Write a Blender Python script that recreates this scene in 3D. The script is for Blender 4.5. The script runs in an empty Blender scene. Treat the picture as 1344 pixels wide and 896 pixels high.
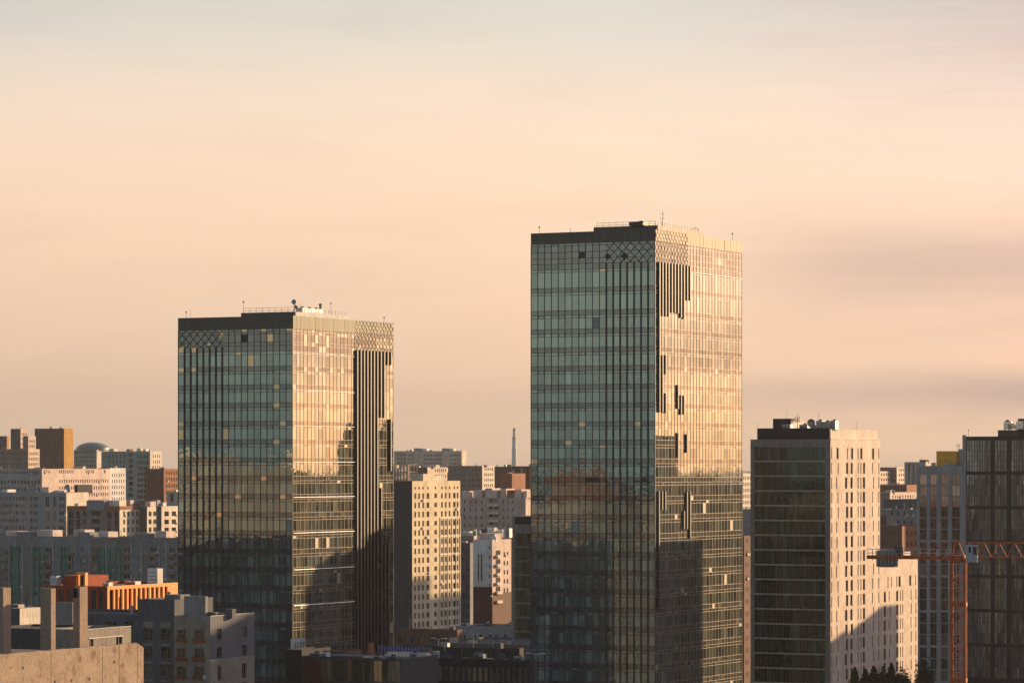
import bpy, math, random
from math import radians, sin, cos, tan, atan2, sqrt, floor
random.seed(7)
sc = bpy.context.scene
C = bpy.context.collection
# ------------------------------------------------------------------ camera
FPX = 4500.0; HZ = 612.0; EYE = 65.0            # focal length and horizon in photo pixels, eye height in metres
cd = bpy.data.cameras.new('camera'); cam = bpy.data.objects.new('camera', cd); C.objects.link(cam)
cam.location = (0, 0, EYE); cam.rotation_euler = (radians(90), 0, 0)
cd.sensor_width = 36; cd.lens = FPX/1344*36; cd.shift_y = (HZ-448)/1344
cd.clip_start = 1; cd.clip_end = 60000
sc.camera = cam
# ------------------------------------------------------------------ light
SUN_AZ = (0.80, 0.60); SUN_EL = radians(12.2)
sd = bpy.data.lights.new('sun', 'SUN'); sun = bpy.data.objects.new('sun', sd); C.objects.link(sun)
sd.energy = 5.0; sd.angle = radians(0.5); sd.color = (1.0, 0.67, 0.37)
sun.rotation_euler = (radians(90)-SUN_EL, 0, atan2(SUN_AZ[1], SUN_AZ[0])+radians(90))
sun.location = (300, 300, 400)
sc.view_settings.view_transform = 'Standard'; sc.view_settings.look = 'None'
sc.view_settings.exposure = 0.6; sc.view_settings.gamma = 1.0
# ------------------------------------------------------------------ world: clear sky behind a thin veil of evening cloud
w = bpy.data.worlds.new('World'); sc.world = w; w.use_nodes = True
nt = w.node_tree; nt.nodes.clear(); N = nt.nodes; L = nt.links
def wn(t, **k):
    n = N.new(t)
    for a, b in k.items(): setattr(n, a, b)
    return n
def wmath(op, a, b=None, c=None):
    n = N.new('ShaderNodeMath'); n.operation = op
    for i, v in enumerate((a, b, c)):
        if v is None: continue
        if isinstance(v, (int, float)): n.inputs[i].default_value = v
        else: L.new(v, n.inputs[i])
    return n.outputs[0]
out = wn('ShaderNodeOutputWorld')
sky = wn('ShaderNodeTexSky'); sky.sky_type = 'NISHITA'; sky.sun_disc = False
sky.sun_elevation = SUN_EL; sky.sun_rotation = math.atan2(SUN_AZ[0], SUN_AZ[1])
sky.air_density = 1.2; sky.dust_density = 2.0
bg1 = wn('ShaderNodeBackground'); bg1.inputs[1].default_value = 0.05
veil = wn('ShaderNodeMixRGB'); veil.blend_type = 'MULTIPLY'; veil.inputs[0].default_value = 1; veil.inputs[2].default_value = (.85, .86, .98, 1)   # the thin cloud dims the clear sky behind it
L.new(sky.outputs[0], veil.inputs[1])
tc = wn('ShaderNodeTexCoord'); sep = wn('ShaderNodeSeparateXYZ'); L.new(tc.outputs['Generated'], sep.inputs[0])
X_, Y_, Z_ = sep.outputs
hor = wmath('SQRT', wmath('ADD', wmath('MULTIPLY', X_, X_), wmath('MULTIPLY', Y_, Y_)))
hor = wmath('MAXIMUM', hor, 0.0001)
elev = wmath('ARCTANGENT', wmath('DIVIDE', Z_, hor))               # radians
caz = wmath('DIVIDE', wmath('ADD', wmath('MULTIPLY', X_, SUN_AZ[0]), wmath('MULTIPLY', Y_, SUN_AZ[1])), hor)
az = wmath('ARCTAN2', X_, Y_)
# streaky cloud noise in azimuth / elevation
cmb = wn('ShaderNodeCombineXYZ')
L.new(wmath('MULTIPLY', az, 14.0), cmb.inputs[0]); L.new(wmath('MULTIPLY', elev, 75.0), cmb.inputs[1]); cmb.inputs[2].default_value = 3.3
ns = wn('ShaderNodeTexNoise'); ns.inputs['Scale'].default_value = 0.8; ns.inputs['Detail'].default_value = 5; ns.inputs['Roughness'].default_value = .45
ns.inputs['Distortion'].default_value = .5
L.new(cmb.outputs[0], ns.inputs['Vector'])
cmb2 = wn('ShaderNodeCombineXYZ')
L.new(wmath('MULTIPLY', az, 7.0), cmb2.inputs[0]); L.new(wmath('MULTIPLY', elev, 17.0), cmb2.inputs[1]); cmb2.inputs[2].default_value = 8.1
ns2 = wn('ShaderNodeTexNoise'); ns2.inputs['Scale'].default_value = 1.0; ns2.inputs['Detail'].default_value = 3; ns2.inputs['Roughness'].default_value = .5
L.new(cmb2.outputs[0], ns2.inputs['Vector'])
ramp = wn('ShaderNodeValToRGB'); cr = ramp.color_ramp; cr.interpolation = 'B_SPLINE'
E90 = radians(90)
def stop(deg, rgb, first=[2]):
    pos = radians(deg)/E90
    if first[0] > 0:
        e = cr.elements[2-first[0]]; e.position = pos; first[0] -= 1
    else: e = cr.elements.new(pos)
    e.color = (*rgb, 1)
K = 1/1.52
def kk(r, g, b): return (r*K, g*K, b*K)
stop(0, kk(.50, .37, .30)); stop(90, kk(.09, .12, .165))
for d_, c_ in ((.7, (.58, .42, .32)), (2.0, (.64, .43, .36)), (4.0, (.73, .45, .335)), (5.9, (.80, .53, .39)), (7.6, (.50, .45, .40)), (13, (.28, .30, .32)), (30, (.145, .18, .225))):
    stop(d_, kk(*c_))
L.new(wmath('DIVIDE', wmath('ADD', elev, wmath('MULTIPLY', wmath('SUBTRACT', ns2.outputs[0], .5), .03)), E90), ramp.inputs[0])
mixc = wn('ShaderNodeMixRGB'); mixc.blend_type = 'MIX'
cf = wn('ShaderNodeMapRange'); cf.inputs[1].default_value = .52; cf.inputs[2].default_value = .72; cf.inputs[3].default_value = 0; cf.inputs[4].default_value = .09
L.new(ns.outputs[0], cf.inputs[0])
def gauss(v, c, w_): return wmath('EXPONENT', wmath('MULTIPLY', wmath('POWER', wmath('DIVIDE', wmath('SUBTRACT', v, c), w_), 2.0), -1.0))
ev = wmath('ADD', elev, wmath('MULTIPLY', wmath('SUBTRACT', ns.outputs[0], .5), .011))
bank = wmath('MULTIPLY', gauss(ev, radians(3.3), radians(.75)), wmath('MULTIPLY', wmath('SMOOTH_MIN', wmath('MAXIMUM', wmath('MULTIPLY', wmath('SUBTRACT', az, .045), 9.0), 0.0), .52, .2), 1.0))
az_r = wmath('MINIMUM', wmath('MAXIMUM', wmath('MULTIPLY', wmath('SUBTRACT', az, .03), 8.0), 0.0), 1.0)
az_s = wmath('MINIMUM', wmath('MAXIMUM', wmath('MULTIPLY', wmath('SUBTRACT', az, .28), 4.0), 0.0), 1.0)
low = wmath('MULTIPLY', gauss(ev, radians(1.15), radians(.35)), wmath('ADD', .16, wmath('MULTIPLY', az_r, .60)))
bar_ = wmath('MULTIPLY', wmath('MULTIPLY', gauss(ev, radians(1.95), radians(.5)), az_s), .42)      # cloud bar low under the sun
low = wmath('MULTIPLY', low, wmath('SUBTRACT', 1.0, az_s)); bank = wmath('MULTIPLY', bank, wmath('SUBTRACT', 1.0, wmath('MULTIPLY', az_s, .8)))
high = wmath('MULTIPLY', gauss(ev, radians(7.9), radians(2.1)), wmath('MULTIPLY', az_r, .40))
tot = wmath('MINIMUM', wmath('ADD', wmath('ADD', cf.outputs[0], high), wmath('ADD', bar_, wmath('ADD', bank, low))), .9)
L.new(tot, mixc.inputs[0])
att = wn('ShaderNodeVectorMath'); att.operation = 'SCALE'; wveil = wn('ShaderNodeMixRGB'); wveil.blend_type = 'MULTIPLY'; wveil.inputs[2].default_value = (1.04, 1.12, 1.32, 1)   # whiter aureole through the ice cloud round the sun
pveil = wn('ShaderNodeMixRGB'); pveil.blend_type = 'MULTIPLY'; pveil.inputs[2].default_value = (.96, .87, 1.0, 1); L.new(az_r, pveil.inputs[0]); L.new(veil.outputs[0], pveil.inputs[1])
L.new(az_s, wveil.inputs[0]); L.new(pveil.outputs[0], wveil.inputs[1]); L.new(wveil.outputs[0], att.inputs[0])
L.new(wmath('MULTIPLY', wmath('SUBTRACT', 1.0, tot), wmath('SUBTRACT', 1.0, wmath('MULTIPLY', az_s, .12))), att.inputs['Scale']); L.new(att.outputs[0], bg1.inputs[0])
L.new(ramp.outputs[0], mixc.inputs[1]); mixc.inputs[2].default_value = (*kk(.54, .40, .36), 1)
# brighter towards the low sun, dimmer and bluer away from it (sunlit haze scatters forwards)
gain = wmath('ADD', .92, wmath('MULTIPLY', wmath('POWER', wmath('MAXIMUM', wmath('MULTIPLY', wmath('ADD', caz, 1), .5), 0), 2.2), .13))
mulc = wn('ShaderNodeVectorMath'); mulc.operation = 'SCALE'
cool = wn('ShaderNodeMixRGB'); cool.blend_type = 'MULTIPLY'; cool.inputs[2].default_value = (.60, .84, .92, 1)
cm = wn('ShaderNodeMapRange'); cm.inputs[1].default_value = .4; cm.inputs[2].default_value = -.7; cm.inputs[3].default_value = 0; cm.inputs[4].default_value = 1
glowm = wn('ShaderNodeMixRGB'); glowm.blend_type = 'MULTIPLY'; glowm.inputs[2].default_value = (1.10, .80, .62, 1)
L.new(wmath('MULTIPLY', az_s, gauss(elev, radians(.3), radians(1.1))), glowm.inputs[0]); L.new(mixc.outputs[0], glowm.inputs[1])
L.new(caz, cm.inputs[0]); L.new(cm.outputs[0], cool.inputs[0]); L.new(glowm.outputs[0], cool.inputs[1])
cmb3 = wn('ShaderNodeCombineXYZ'); L.new(wmath('MULTIPLY', az, 22.0), cmb3.inputs[0]); L.new(wmath('MULTIPLY', elev, 420.0), cmb3.inputs[1]); cmb3.inputs[2].default_value = 1.7
ns3 = wn('ShaderNodeTexNoise'); ns3.inputs['Scale'].default_value = 1.0; ns3.inputs['Detail'].default_value = 6; ns3.inputs['Roughness'].default_value = .55; ns3.inputs['Distortion'].default_value = .8
L.new(cmb3.outputs[0], ns3.inputs['Vector'])
fine_ = wmath('ADD', 1.0, wmath('MULTIPLY', wmath('SUBTRACT', ns3.outputs[0], .5), wmath('ADD', .07, wmath('MULTIPLY', az_r, .13))))
gain = wmath('MULTIPLY', gain, fine_)
L.new(cool.outputs[0], mulc.inputs[0]); L.new(gain, mulc.inputs['Scale'])
bg2 = wn('ShaderNodeBackground'); L.new(mulc.outputs[0], bg2.inputs[0]); bg2.inputs[1].default_value = .93
add = wn('ShaderNodeAddShader'); L.new(bg1.outputs[0], add.inputs[0]); L.new(bg2.outputs[0], add.inputs[1])
L.new(add.outputs[0], out.inputs[0])

# ------------------------------------------------------------------ materials
def newmat(name):
    m = bpy.data.materials.new(name); m.use_nodes = True; m.node_tree.nodes.clear()
    return m, m.node_tree.nodes, m.node_tree.links
def rnd_node(n, l):
    oi = n.new('ShaderNodeObjectInfo'); g = n.new('ShaderNodeNewGeometry')
    a = n.new('ShaderNodeMath'); a.operation = 'ADD'; l.new(oi.outputs['Random'], a.inputs[0]); l.new(g.outputs['Random Per Island'], a.inputs[1])
    f = n.new('ShaderNodeMath'); f.operation = 'FRACT'; l.new(a.outputs[0], f.inputs[0])
    return f.outputs[0], g
def wall(name, rgb, rough=.85, amt=.33, scale=.25, metal=0.0, fine=2.0, stain=None, zs=.35, panel=.10):
    m, n, l = newmat(name)
    o = n.new('ShaderNodeOutputMaterial'); p = n.new('ShaderNodeBsdfPrincipled'); l.new(p.outputs[0], o.inputs[0])
    g = n.new('ShaderNodeNewGeometry'); mp = n.new('ShaderNodeMapping'); mp.inputs['Scale'].default_value = (1, 1, zs)
    l.new(g.outputs['Position'], mp.inputs[0])
    a = n.new('ShaderNodeTexNoise'); a.inputs['Scale'].default_value = scale; a.inputs['Detail'].default_value = 6; a.inputs['Roughness'].default_value = .6
    b = n.new('ShaderNodeTexNoise'); b.inputs['Scale'].default_value = fine; b.inputs['Detail'].default_value = 3
    l.new(mp.outputs[0], a.inputs[0]); l.new(mp.outputs[0], b.inputs[0])
    mx = n.new('ShaderNodeMath'); mx.operation = 'ADD'; l.new(a.outputs[0], mx.inputs[0]); l.new(b.outputs[0], mx.inputs[1])
    mr = n.new('ShaderNodeMapRange'); mr.inputs[1].default_value = .7; mr.inputs[2].default_value = 1.3
    mr.inputs[3].default_value = 1-amt; mr.inputs[4].default_value = 1+amt*.4
    l.new(mx.outputs[0], mr.inputs[0])
    v = n.new('ShaderNodeVectorMath'); v.operation = 'SCALE'; v.inputs[0].default_value = rgb; l.new(mr.outputs[0], v.inputs['Scale'])
    tc_ = n.new('ShaderNodeTexCoord'); sn = n.new('ShaderNodeVectorMath'); sn.operation = 'SNAP'; sn.inputs[1].default_value = (2.7, 2.7, 1.69)
    of = n.new('ShaderNodeVectorMath'); of.operation = 'ADD'; of.inputs[1].default_value = (.37, .41, .33); l.new(tc_.outputs['Object'], of.inputs[0]); l.new(of.outputs[0], sn.inputs[0])
    wnz = n.new('ShaderNodeTexWhiteNoise'); l.new(sn.outputs[0], wnz.inputs['Vector'])
    pr = n.new('ShaderNodeMapRange'); pr.inputs[3].default_value = 1-panel/2; pr.inputs[4].default_value = 1+panel/2; l.new(wnz.outputs['Value'], pr.inputs[0])
    v2 = n.new('ShaderNodeVectorMath'); v2.operation = 'SCALE'; l.new(v.outputs[0], v2.inputs[0]); l.new(pr.outputs[0], v2.inputs['Scale'])
    col = v2.outputs[0]
    if stain:
        s_ = n.new('ShaderNodeTexNoise'); s_.inputs['Scale'].default_value = stain[1]; s_.inputs['Detail'].default_value = 8; s_.inputs['Roughness'].default_value = .7
        l.new(g.outputs['Position'], s_.inputs[0])
        sr = n.new('ShaderNodeMapRange'); sr.inputs[1].default_value = .54; sr.inputs[2].default_value = .66; l.new(s_.outputs[0], sr.inputs[0])
        sm = n.new('ShaderNodeMixRGB'); sm.inputs[2].default_value = (*stain[0], 1); l.new(sr.outputs[0], sm.inputs[0]); l.new(col, sm.inputs[1]); col = sm.outputs[0]
    l.new(col, p.inputs['Base Color'])
    p.inputs['Roughness'].default_value = rough; p.inputs['Metallic'].default_value = metal
    bp = n.new('ShaderNodeBump'); bp.inputs['Distance'].default_value = .02; bp.inputs['Strength'].default_value = .5
    l.new(b.outputs[0], bp.inputs['Height']); l.new(bp.outputs[0], p.inputs['Normal'])
    return m
def glass(name, stops, ior=2.6, tint=(.76, .95, 1.0), wob=.0016, wscale=.9, streak=.5, tvar=.12):
    m, n, l = newmat(name)
    o = n.new('ShaderNodeOutputMaterial')
    r, g = rnd_node(n, l)
    rp = n.new('ShaderNodeValToRGB'); rp.color_ramp.interpolation = 'CONSTANT'
    els = rp.color_ramp.elements
    els[0].position = 0; els[0].color = (*stops[0][1], 1); els[1].position = stops[1][0]; els[1].color = (*stops[1][1], 1)
    for s, c in stops[2:]:
        e = els.new(s); e.color = (*c, 1)
    l.new(r, rp.inputs[0])
    mp = n.new('ShaderNodeMapping'); mp.inputs['Scale'].default_value = (2.2, 2.2, .16); l.new(g.outputs['Position'], mp.inputs[0])
    ns_ = n.new('ShaderNodeTexNoise'); ns_.inputs['Scale'].default_value = 1; ns_.inputs['Detail'].default_value = 2; l.new(mp.outputs[0], ns_.inputs[0])
    mr = n.new('ShaderNodeMapRange'); mr.inputs[1].default_value = .35; mr.inputs[2].default_value = .65; mr.inputs[3].default_value = 1-streak; mr.inputs[4].default_value = 1+streak
    l.new(ns_.outputs[0], mr.inputs[0])
    v = n.new('ShaderNodeVectorMath'); v.operation = 'SCALE'; l.new(rp.outputs[0], v.inputs[0]); l.new(mr.outputs[0], v.inputs['Scale'])
    df = n.new('ShaderNodeBsdfDiffuse'); l.new(v.outputs[0], df.inputs[0])
    gl = n.new('ShaderNodeBsdfGlossy')
    m7 = n.new('ShaderNodeMath'); m7.operation = 'MULTIPLY'; m7.inputs[1].default_value = 17.3; l.new(r, m7.inputs[0])
    f7 = n.new('ShaderNodeMath'); f7.operation = 'FRACT'; l.new(m7.outputs[0], f7.inputs[0])
    t7 = n.new('ShaderNodeMapRange'); t7.inputs[3].default_value = 1-tvar*1.6; t7.inputs[4].default_value = 1+tvar*.4; l.new(f7.outputs[0], t7.inputs[0])
    s7 = n.new('ShaderNodeVectorMath'); s7.operation = 'SCALE'; s7.inputs[0].default_value = tint; l.new(t7.outputs[0], s7.inputs['Scale']); l.new(s7.outputs[0], gl.inputs[0])
    gl.inputs[1].default_value = .015
    fr = n.new('ShaderNodeFresnel'); fr.inputs[0].default_value = ior
    w_ = n.new('ShaderNodeTexNoise'); w_.inputs['Scale'].default_value = wscale; w_.inputs['Detail'].default_value = 1.5
    # each pane warps on its own: shift the pattern by the pane's random number
    sh = n.new('ShaderNodeVectorMath'); sh.operation = 'ADD'; cx = n.new('ShaderNodeCombineXYZ')
    mm = n.new('ShaderNodeMath'); mm.operation = 'MULTIPLY'; l.new(r, mm.inputs[0]); mm.inputs[1].default_value = 60
    for i in range(3): l.new(mm.outputs[0], cx.inputs[i])
    l.new(g.outputs['Position'], sh.inputs[0]); l.new(cx.outputs[0], sh.inputs[1]); l.new(sh.outputs[0], w_.inputs[0])
    bp = n.new('ShaderNodeBump'); bp.inputs['Distance'].default_value = wob; bp.inputs['Strength'].default_value = 1.0
    l.new(w_.outputs[0], bp.inputs['Height']); l.new(bp.outputs[0], gl.inputs['Normal'])
    mx = n.new('ShaderNodeMixShader'); l.new(fr.outputs[0], mx.inputs[0]); l.new(df.outputs[0], mx.inputs[1]); l.new(gl.outputs[0], mx.inputs[2])
    l.new(mx.outputs[0], o.inputs[0])
    return m
M = {}
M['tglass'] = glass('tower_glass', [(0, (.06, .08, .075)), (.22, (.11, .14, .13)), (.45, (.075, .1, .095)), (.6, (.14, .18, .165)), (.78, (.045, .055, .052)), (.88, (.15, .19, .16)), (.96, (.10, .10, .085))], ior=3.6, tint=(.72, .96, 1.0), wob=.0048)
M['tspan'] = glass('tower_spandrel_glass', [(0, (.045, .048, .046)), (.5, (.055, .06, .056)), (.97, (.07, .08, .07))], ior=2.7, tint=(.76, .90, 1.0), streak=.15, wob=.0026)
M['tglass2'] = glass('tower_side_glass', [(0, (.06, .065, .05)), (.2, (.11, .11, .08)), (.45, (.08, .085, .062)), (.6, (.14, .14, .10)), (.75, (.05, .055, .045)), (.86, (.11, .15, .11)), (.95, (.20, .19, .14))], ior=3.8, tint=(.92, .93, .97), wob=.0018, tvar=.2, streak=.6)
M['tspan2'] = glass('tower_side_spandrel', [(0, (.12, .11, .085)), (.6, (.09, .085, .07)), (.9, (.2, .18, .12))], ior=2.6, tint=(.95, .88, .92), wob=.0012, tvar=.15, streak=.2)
M['dglass'] = glass('window_glass', [(0, (.015, .018, .02)), (.35, (.03, .032, .032)), (.6, (.05, .05, .046)), (.78, (.12, .11, .09)), (.92, (.02, .02, .02))], ior=1.6, tint=(.9, .95, 1), wob=.001, streak=.2)
M['gglass'] = glass('office_glass', [(0, (.010, .017, .016)), (.3, (.022, .04, .034)), (.55, (.014, .024, .022)), (.75, (.045, .075, .06)), (.85, (.012, .02, .02))], ior=1.7, tint=(.78, 1, 1), wob=.002)
M['bglass'] = glass('bronze_glass', [(0, (.09, .085, .08)), (.3, (.17, .15, .14)), (.55, (.11, .105, .105)), (.75, (.28, .25, .23)), (.9, (.11, .14, .16))], ior=3.1, tint=(.88, .93, 1.0), tvar=.3, wob=.002)
M['aglass'] = glass('podium_glass', [(0, (.07, .065, .04)), (.4, (.13, .11, .06)), (.7, (.04, .036, .026)), (.88, (.17, .10, .05))], ior=2.4, tint=(1, .95, .8), wob=.003)
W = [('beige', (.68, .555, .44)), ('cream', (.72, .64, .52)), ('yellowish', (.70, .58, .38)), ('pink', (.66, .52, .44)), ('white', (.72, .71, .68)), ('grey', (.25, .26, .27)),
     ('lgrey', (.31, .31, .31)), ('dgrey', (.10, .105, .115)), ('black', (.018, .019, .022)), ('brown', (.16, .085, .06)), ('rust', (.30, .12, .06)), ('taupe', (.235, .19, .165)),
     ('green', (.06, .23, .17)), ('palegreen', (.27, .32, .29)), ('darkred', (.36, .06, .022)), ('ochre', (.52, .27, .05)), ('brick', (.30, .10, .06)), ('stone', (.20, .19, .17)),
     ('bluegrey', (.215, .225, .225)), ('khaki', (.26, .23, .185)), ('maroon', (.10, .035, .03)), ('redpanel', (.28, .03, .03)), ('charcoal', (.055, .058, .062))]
for k, c in W: M[k] = wall('plaster_'+k, c)
M['shadegrey'] = wall('shaded_grey_render', (.15, .155, .165))  # grey tone carries the shadow lying on the beige house's end wall
M['shadepink'] = wall('shaded_pink_render', (.44, .35, .30))  # darker copy of pink, for a front in shade
M['domeglass'] = wall('grey_green_dome_glazing', (.13, .18, .165), .3, .2)
M['palestone'] = wall('pale_stone', (.45, .40, .34))
M['cglass'] = glass('curtained_glass', [(0, (.13, .10, .075)), (.3, (.04, .038, .035)), (.55, (.2, .165, .125)), (.75, (.07, .06, .05)), (.9, (.3, .25, .18))], ior=1.6, wob=.001, streak=.4)
M['orange'] = wall('orange_cladding', (.88, .30, .03), .6, .12)
M['yellow'] = wall('yellow_cladding', (.74, .36, .02), .6, .1)
M['yorange'] = wall('yellow_orange_cladding', (.9, .46, .04), .6, .1)
M['roof'] = wall('roof_felt', (.06, .058, .056), .95, .4, .6)
M['concrete'] = wall('raw_concrete', (.38, .29, .205), .95, .32, .7, stain=((.2, .12, .075), 1.3), fine=5, zs=1.3, panel=0)
M['conc2'] = wall('raw_concrete_column', (.33, .245, .18), .95, .25, 1.2, fine=5, zs=1, panel=0)
M['champ'] = wall('champagne_metal_cladding', (.26, .185, .10), .6, .2, .5)
M['olive'] = wall('olive_metal_cladding', (.15, .145, .075), .6, .25, .5)
M['parapet'] = wall('shaded_metal_cladding', (.065, .07, .06), .45, .2, .5, metal=.2)  # champagne parapet on the unlit front, shade put into the colour
M['frame'] = wall('dark_anodised_frame', (.012, .017, .018), .5, .1)
M['sframe'] = wall('silver_anodised_frame', (.30, .25, .17), .5, .1)
M['mframe'] = wall('olive_anodised_mullion', (.20, .18, .13), .5, .1)
M['fin'] = wall('dark_metal_fin', (.02, .022, .026), .5, .2)
M['alu'] = wall('bright_aluminium', (.8, .78, .76), .25, .1, metal=.9)
M['creampanel'] = wall('cream_panel', (.45, .36, .22), .5, .15)
M['film'] = glass('reflective_film_pane', [(0, (.75, .56, .30)), (.5, (.62, .46, .25)), (.8, (.55, .5, .36))], ior=5, tint=(1, .80, .52), wob=.002)
M['tealpanel'] = wall('pale_teal_panel', (.2, .28, .27), .4, .15)
M['winframe'] = wall('window_frame_grey', (.16, .15, .14), .6, .1)
M['wwhite'] = wall('window_frame_white', (.6, .58, .55), .6, .1)
M['steel'] = wall('galvanised_steel', (.35, .36, .37), .45, .2, metal=.6)
M['dsteel'] = wall('dark_steel', (.05, .05, .055), .5, .2)
M['crane'] = wall('crane_red_orange_paint', (.46, .10, .018), .6, .5, 1.5)
M['cweight'] = wall('counterweight_concrete', (.27, .28, .26), .9, .4, 1.2)
M['cab'] = wall('cab_white_paint', (.36, .38, .41), .4, .2)
M['blue'] = wall('blue_tarp', (.03, .08, .45), .6, .2)
M['leaf'] = wall('dark_foliage', (.028, .040, .018), .8, .5, 1.5)
M['bark'] = wall('bark', (.06, .045, .03), .95, .3)
M['ground'] = wall('ground_asphalt_and_earth', (.055, .052, .048), .95, .4, .02, fine=.3)
M['road'] = wall('road_asphalt', (.045, .045, .047), .9, .25, .2)

# ------------------------------------------------------------------ mesh helpers
class MB:
    def __init__(s): s.v = []; s.f = []; s.m = []
    def quad(s, a, b, c, d, m=0):
        i = len(s.v); s.v += [a, b, c, d]; s.f.append((i, i+1, i+2, i+3)); s.m.append(m)
    def poly(s, pts, m=0):
        i = len(s.v); s.v += pts; s.f.append(tuple(range(i, i+len(pts)))); s.m.append(m)
    def box(s, x0, x1, y0, y1, z0, z1, m=0):
        i = len(s.v)
        s.v += [(x0, y0, z0), (x1, y0, z0), (x1, y1, z0), (x0, y1, z0), (x0, y0, z1), (x1, y0, z1), (x1, y1, z1), (x0, y1, z1)]
        for q in ((0, 3, 2, 1), (4, 5, 6, 7), (0, 1, 5, 4), (1, 2, 6, 5), (2, 3, 7, 6), (3, 0, 4, 7)):
            s.f.append(tuple(i+k for k in q)); s.m.append(m)
    def bar(s, a, b, r, n=6, m=0, r2=None):
        r2 = r if r2 is None else r2
        ax = [b[i]-a[i] for i in range(3)]; ln = sqrt(sum(q*q for q in ax)) or 1; ax = [q/ln for q in ax]
        up = (0, 0, 1) if abs(ax[2]) < .9 else (1, 0, 0)
        u = (ax[1]*up[2]-ax[2]*up[1], ax[2]*up[0]-ax[0]*up[2], ax[0]*up[1]-ax[1]*up[0]); lu = sqrt(sum(q*q for q in u)); u = [q/lu for q in u]
        v = (ax[1]*u[2]-ax[2]*u[1], ax[2]*u[0]-ax[0]*u[2], ax[0]*u[1]-ax[1]*u[0])
        i = len(s.v)
        for p, rr in ((a, r), (b, r2)):
            for k in range(n):
                t = 2*math.pi*k/n + math.pi/4
                s.v.append(tuple(p[j]+rr*(cos(t)*u[j]+sin(t)*v[j]) for j in range(3)))
        for k in range(n):
            s.f.append((i+k, i+(k+1) % n, i+n+(k+1) % n, i+n+k)); s.m.append(m)
        s.f.append(tuple(i+k for k in range(n))[::-1]); s.m.append(m); s.f.append(tuple(i+n+k for k in range(n))); s.m.append(m)
    def lathe(s, prof, cx=0, cy=0, n=12, m=0):
        i = len(s.v)
        for r, z in prof:
            for k in range(n):
                t = 2*math.pi*k/n; s.v.append((cx+r*cos(t), cy+r*sin(t), z))
        for j in range(len(prof)-1):
            for k in range(n):
                a = i+j*n+k; b = i+j*n+(k+1) % n
                s.f.append((a, b, b+n, a+n)); s.m.append(m)
    def mesh(s, name, mats):
        me = bpy.data.meshes.new(name); me.from_pydata(s.v, [], s.f)
        for k in mats: me.materials.append(M[k])
        me.polygons.foreach_set('material_index', s.m); me.update()
        return me
    def build(s, name, mats, parent=None, loc=(0, 0, 0), stuff=False, label=None):
        if isinstance(mats, str): mats = [mats]
        return link(name, s.mesh(name, mats), parent, loc, stuff=stuff, label=label)
def link(name, me, parent=None, loc=(0, 0, 0), rot=(0, 0, 0), stuff=False, label=None):
    o = bpy.data.objects.new(name, me); C.objects.link(o); o.parent = parent; o.location = loc; o.rotation_euler = rot
    if stuff: o['kind'] = 'stuff'
    if label: o['label'] = label
    return o
def thing(name, label, cat, loc=(0, 0, 0), rz=0, group=None):
    o = bpy.data.objects.new(name, None); C.objects.link(o); o.location = loc; o.rotation_euler = (0, 0, rz)
    tag(o, label, cat, group); return o
def tag(o, label, cat, group=None):
    o['label'] = label; o['category'] = cat
    if group: o['group'] = group
    return o
def boxpart(name, mat, parent, x0, x1, y0, y1, z0, z1, label=None):
    b = MB(); b.box(x0, x1, y0, y1, z0, z1); return b.build(name, mat, parent, label=label)

ALPHA = radians(26.5); SA, CA = sin(ALPHA), cos(ALPHA)
def world_at(px, d): return (px-672)/FPX*d
class Site:
    """A footprint on the street grid: near corner seen at photo column xn, distance d. Local x runs left along the shaded front, local y along the sunlit side."""
    def __init__(s, xl, xn, xr, d, top=None, H=None):
        s.d = d; s.X = world_at(xn, d); s.xn = xn
        s.l = -s.fu(xl); s.r = s.su(xr)
        s.H = H if H is not None else s.z(top)
    def fu(s, px): u = (px-672)/FPX; return -(s.X-u*s.d)/(CA+u*SA)
    def su(s, px): u = (px-672)/FPX; return (u*s.d-s.X)/(SA-u*CA)
    def z(s, py, fu=0, su=0): return EYE+(HZ-py)/FPX*(s.d-SA*fu+CA*su)
WIN = {}
def window_mesh(w_, h_, style, gm, fm):
    k = (round(w_, 1), round(h_, 1), style, gm, fm)
    if k in WIN: return WIN[k]
    w_, h_ = max(k[0], .1), max(k[1], .1)
    b = MB(); D = .22 if style != 'flush' else .03
    b.quad((-w_/2, D, 0), (w_/2, D, 0), (w_/2, D, h_), (-w_/2, D, h_), 0)
    t = min(.09, w_*.12)
    if style in ('plain', 'split', 'cross', 'flush'):
        e = D-.05
        b.box(-w_/2, w_/2, e, D-.005, 0, t, 1); b.box(-w_/2, w_/2, e, D-.005, h_-t, h_, 1)
        b.box(-w_/2, -w_/2+t, e, D-.005, t, h_-t, 1); b.box(w_/2-t, w_/2, e, D-.005, t, h_-t, 1)
    if style in ('split', 'cross'): b.box(-t/2+w_*.1, t/2+w_*.1, D-.05, D-.005, t, h_-t, 1)
    if style == 'cross': b.box(-w_/2+t, w_*.1-t/2, D-.05, D-.005, h_*.62, h_*.62+t, 1)
    WIN[k] = b.mesh('window', [gm, fm]); return WIN[k]
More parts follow.
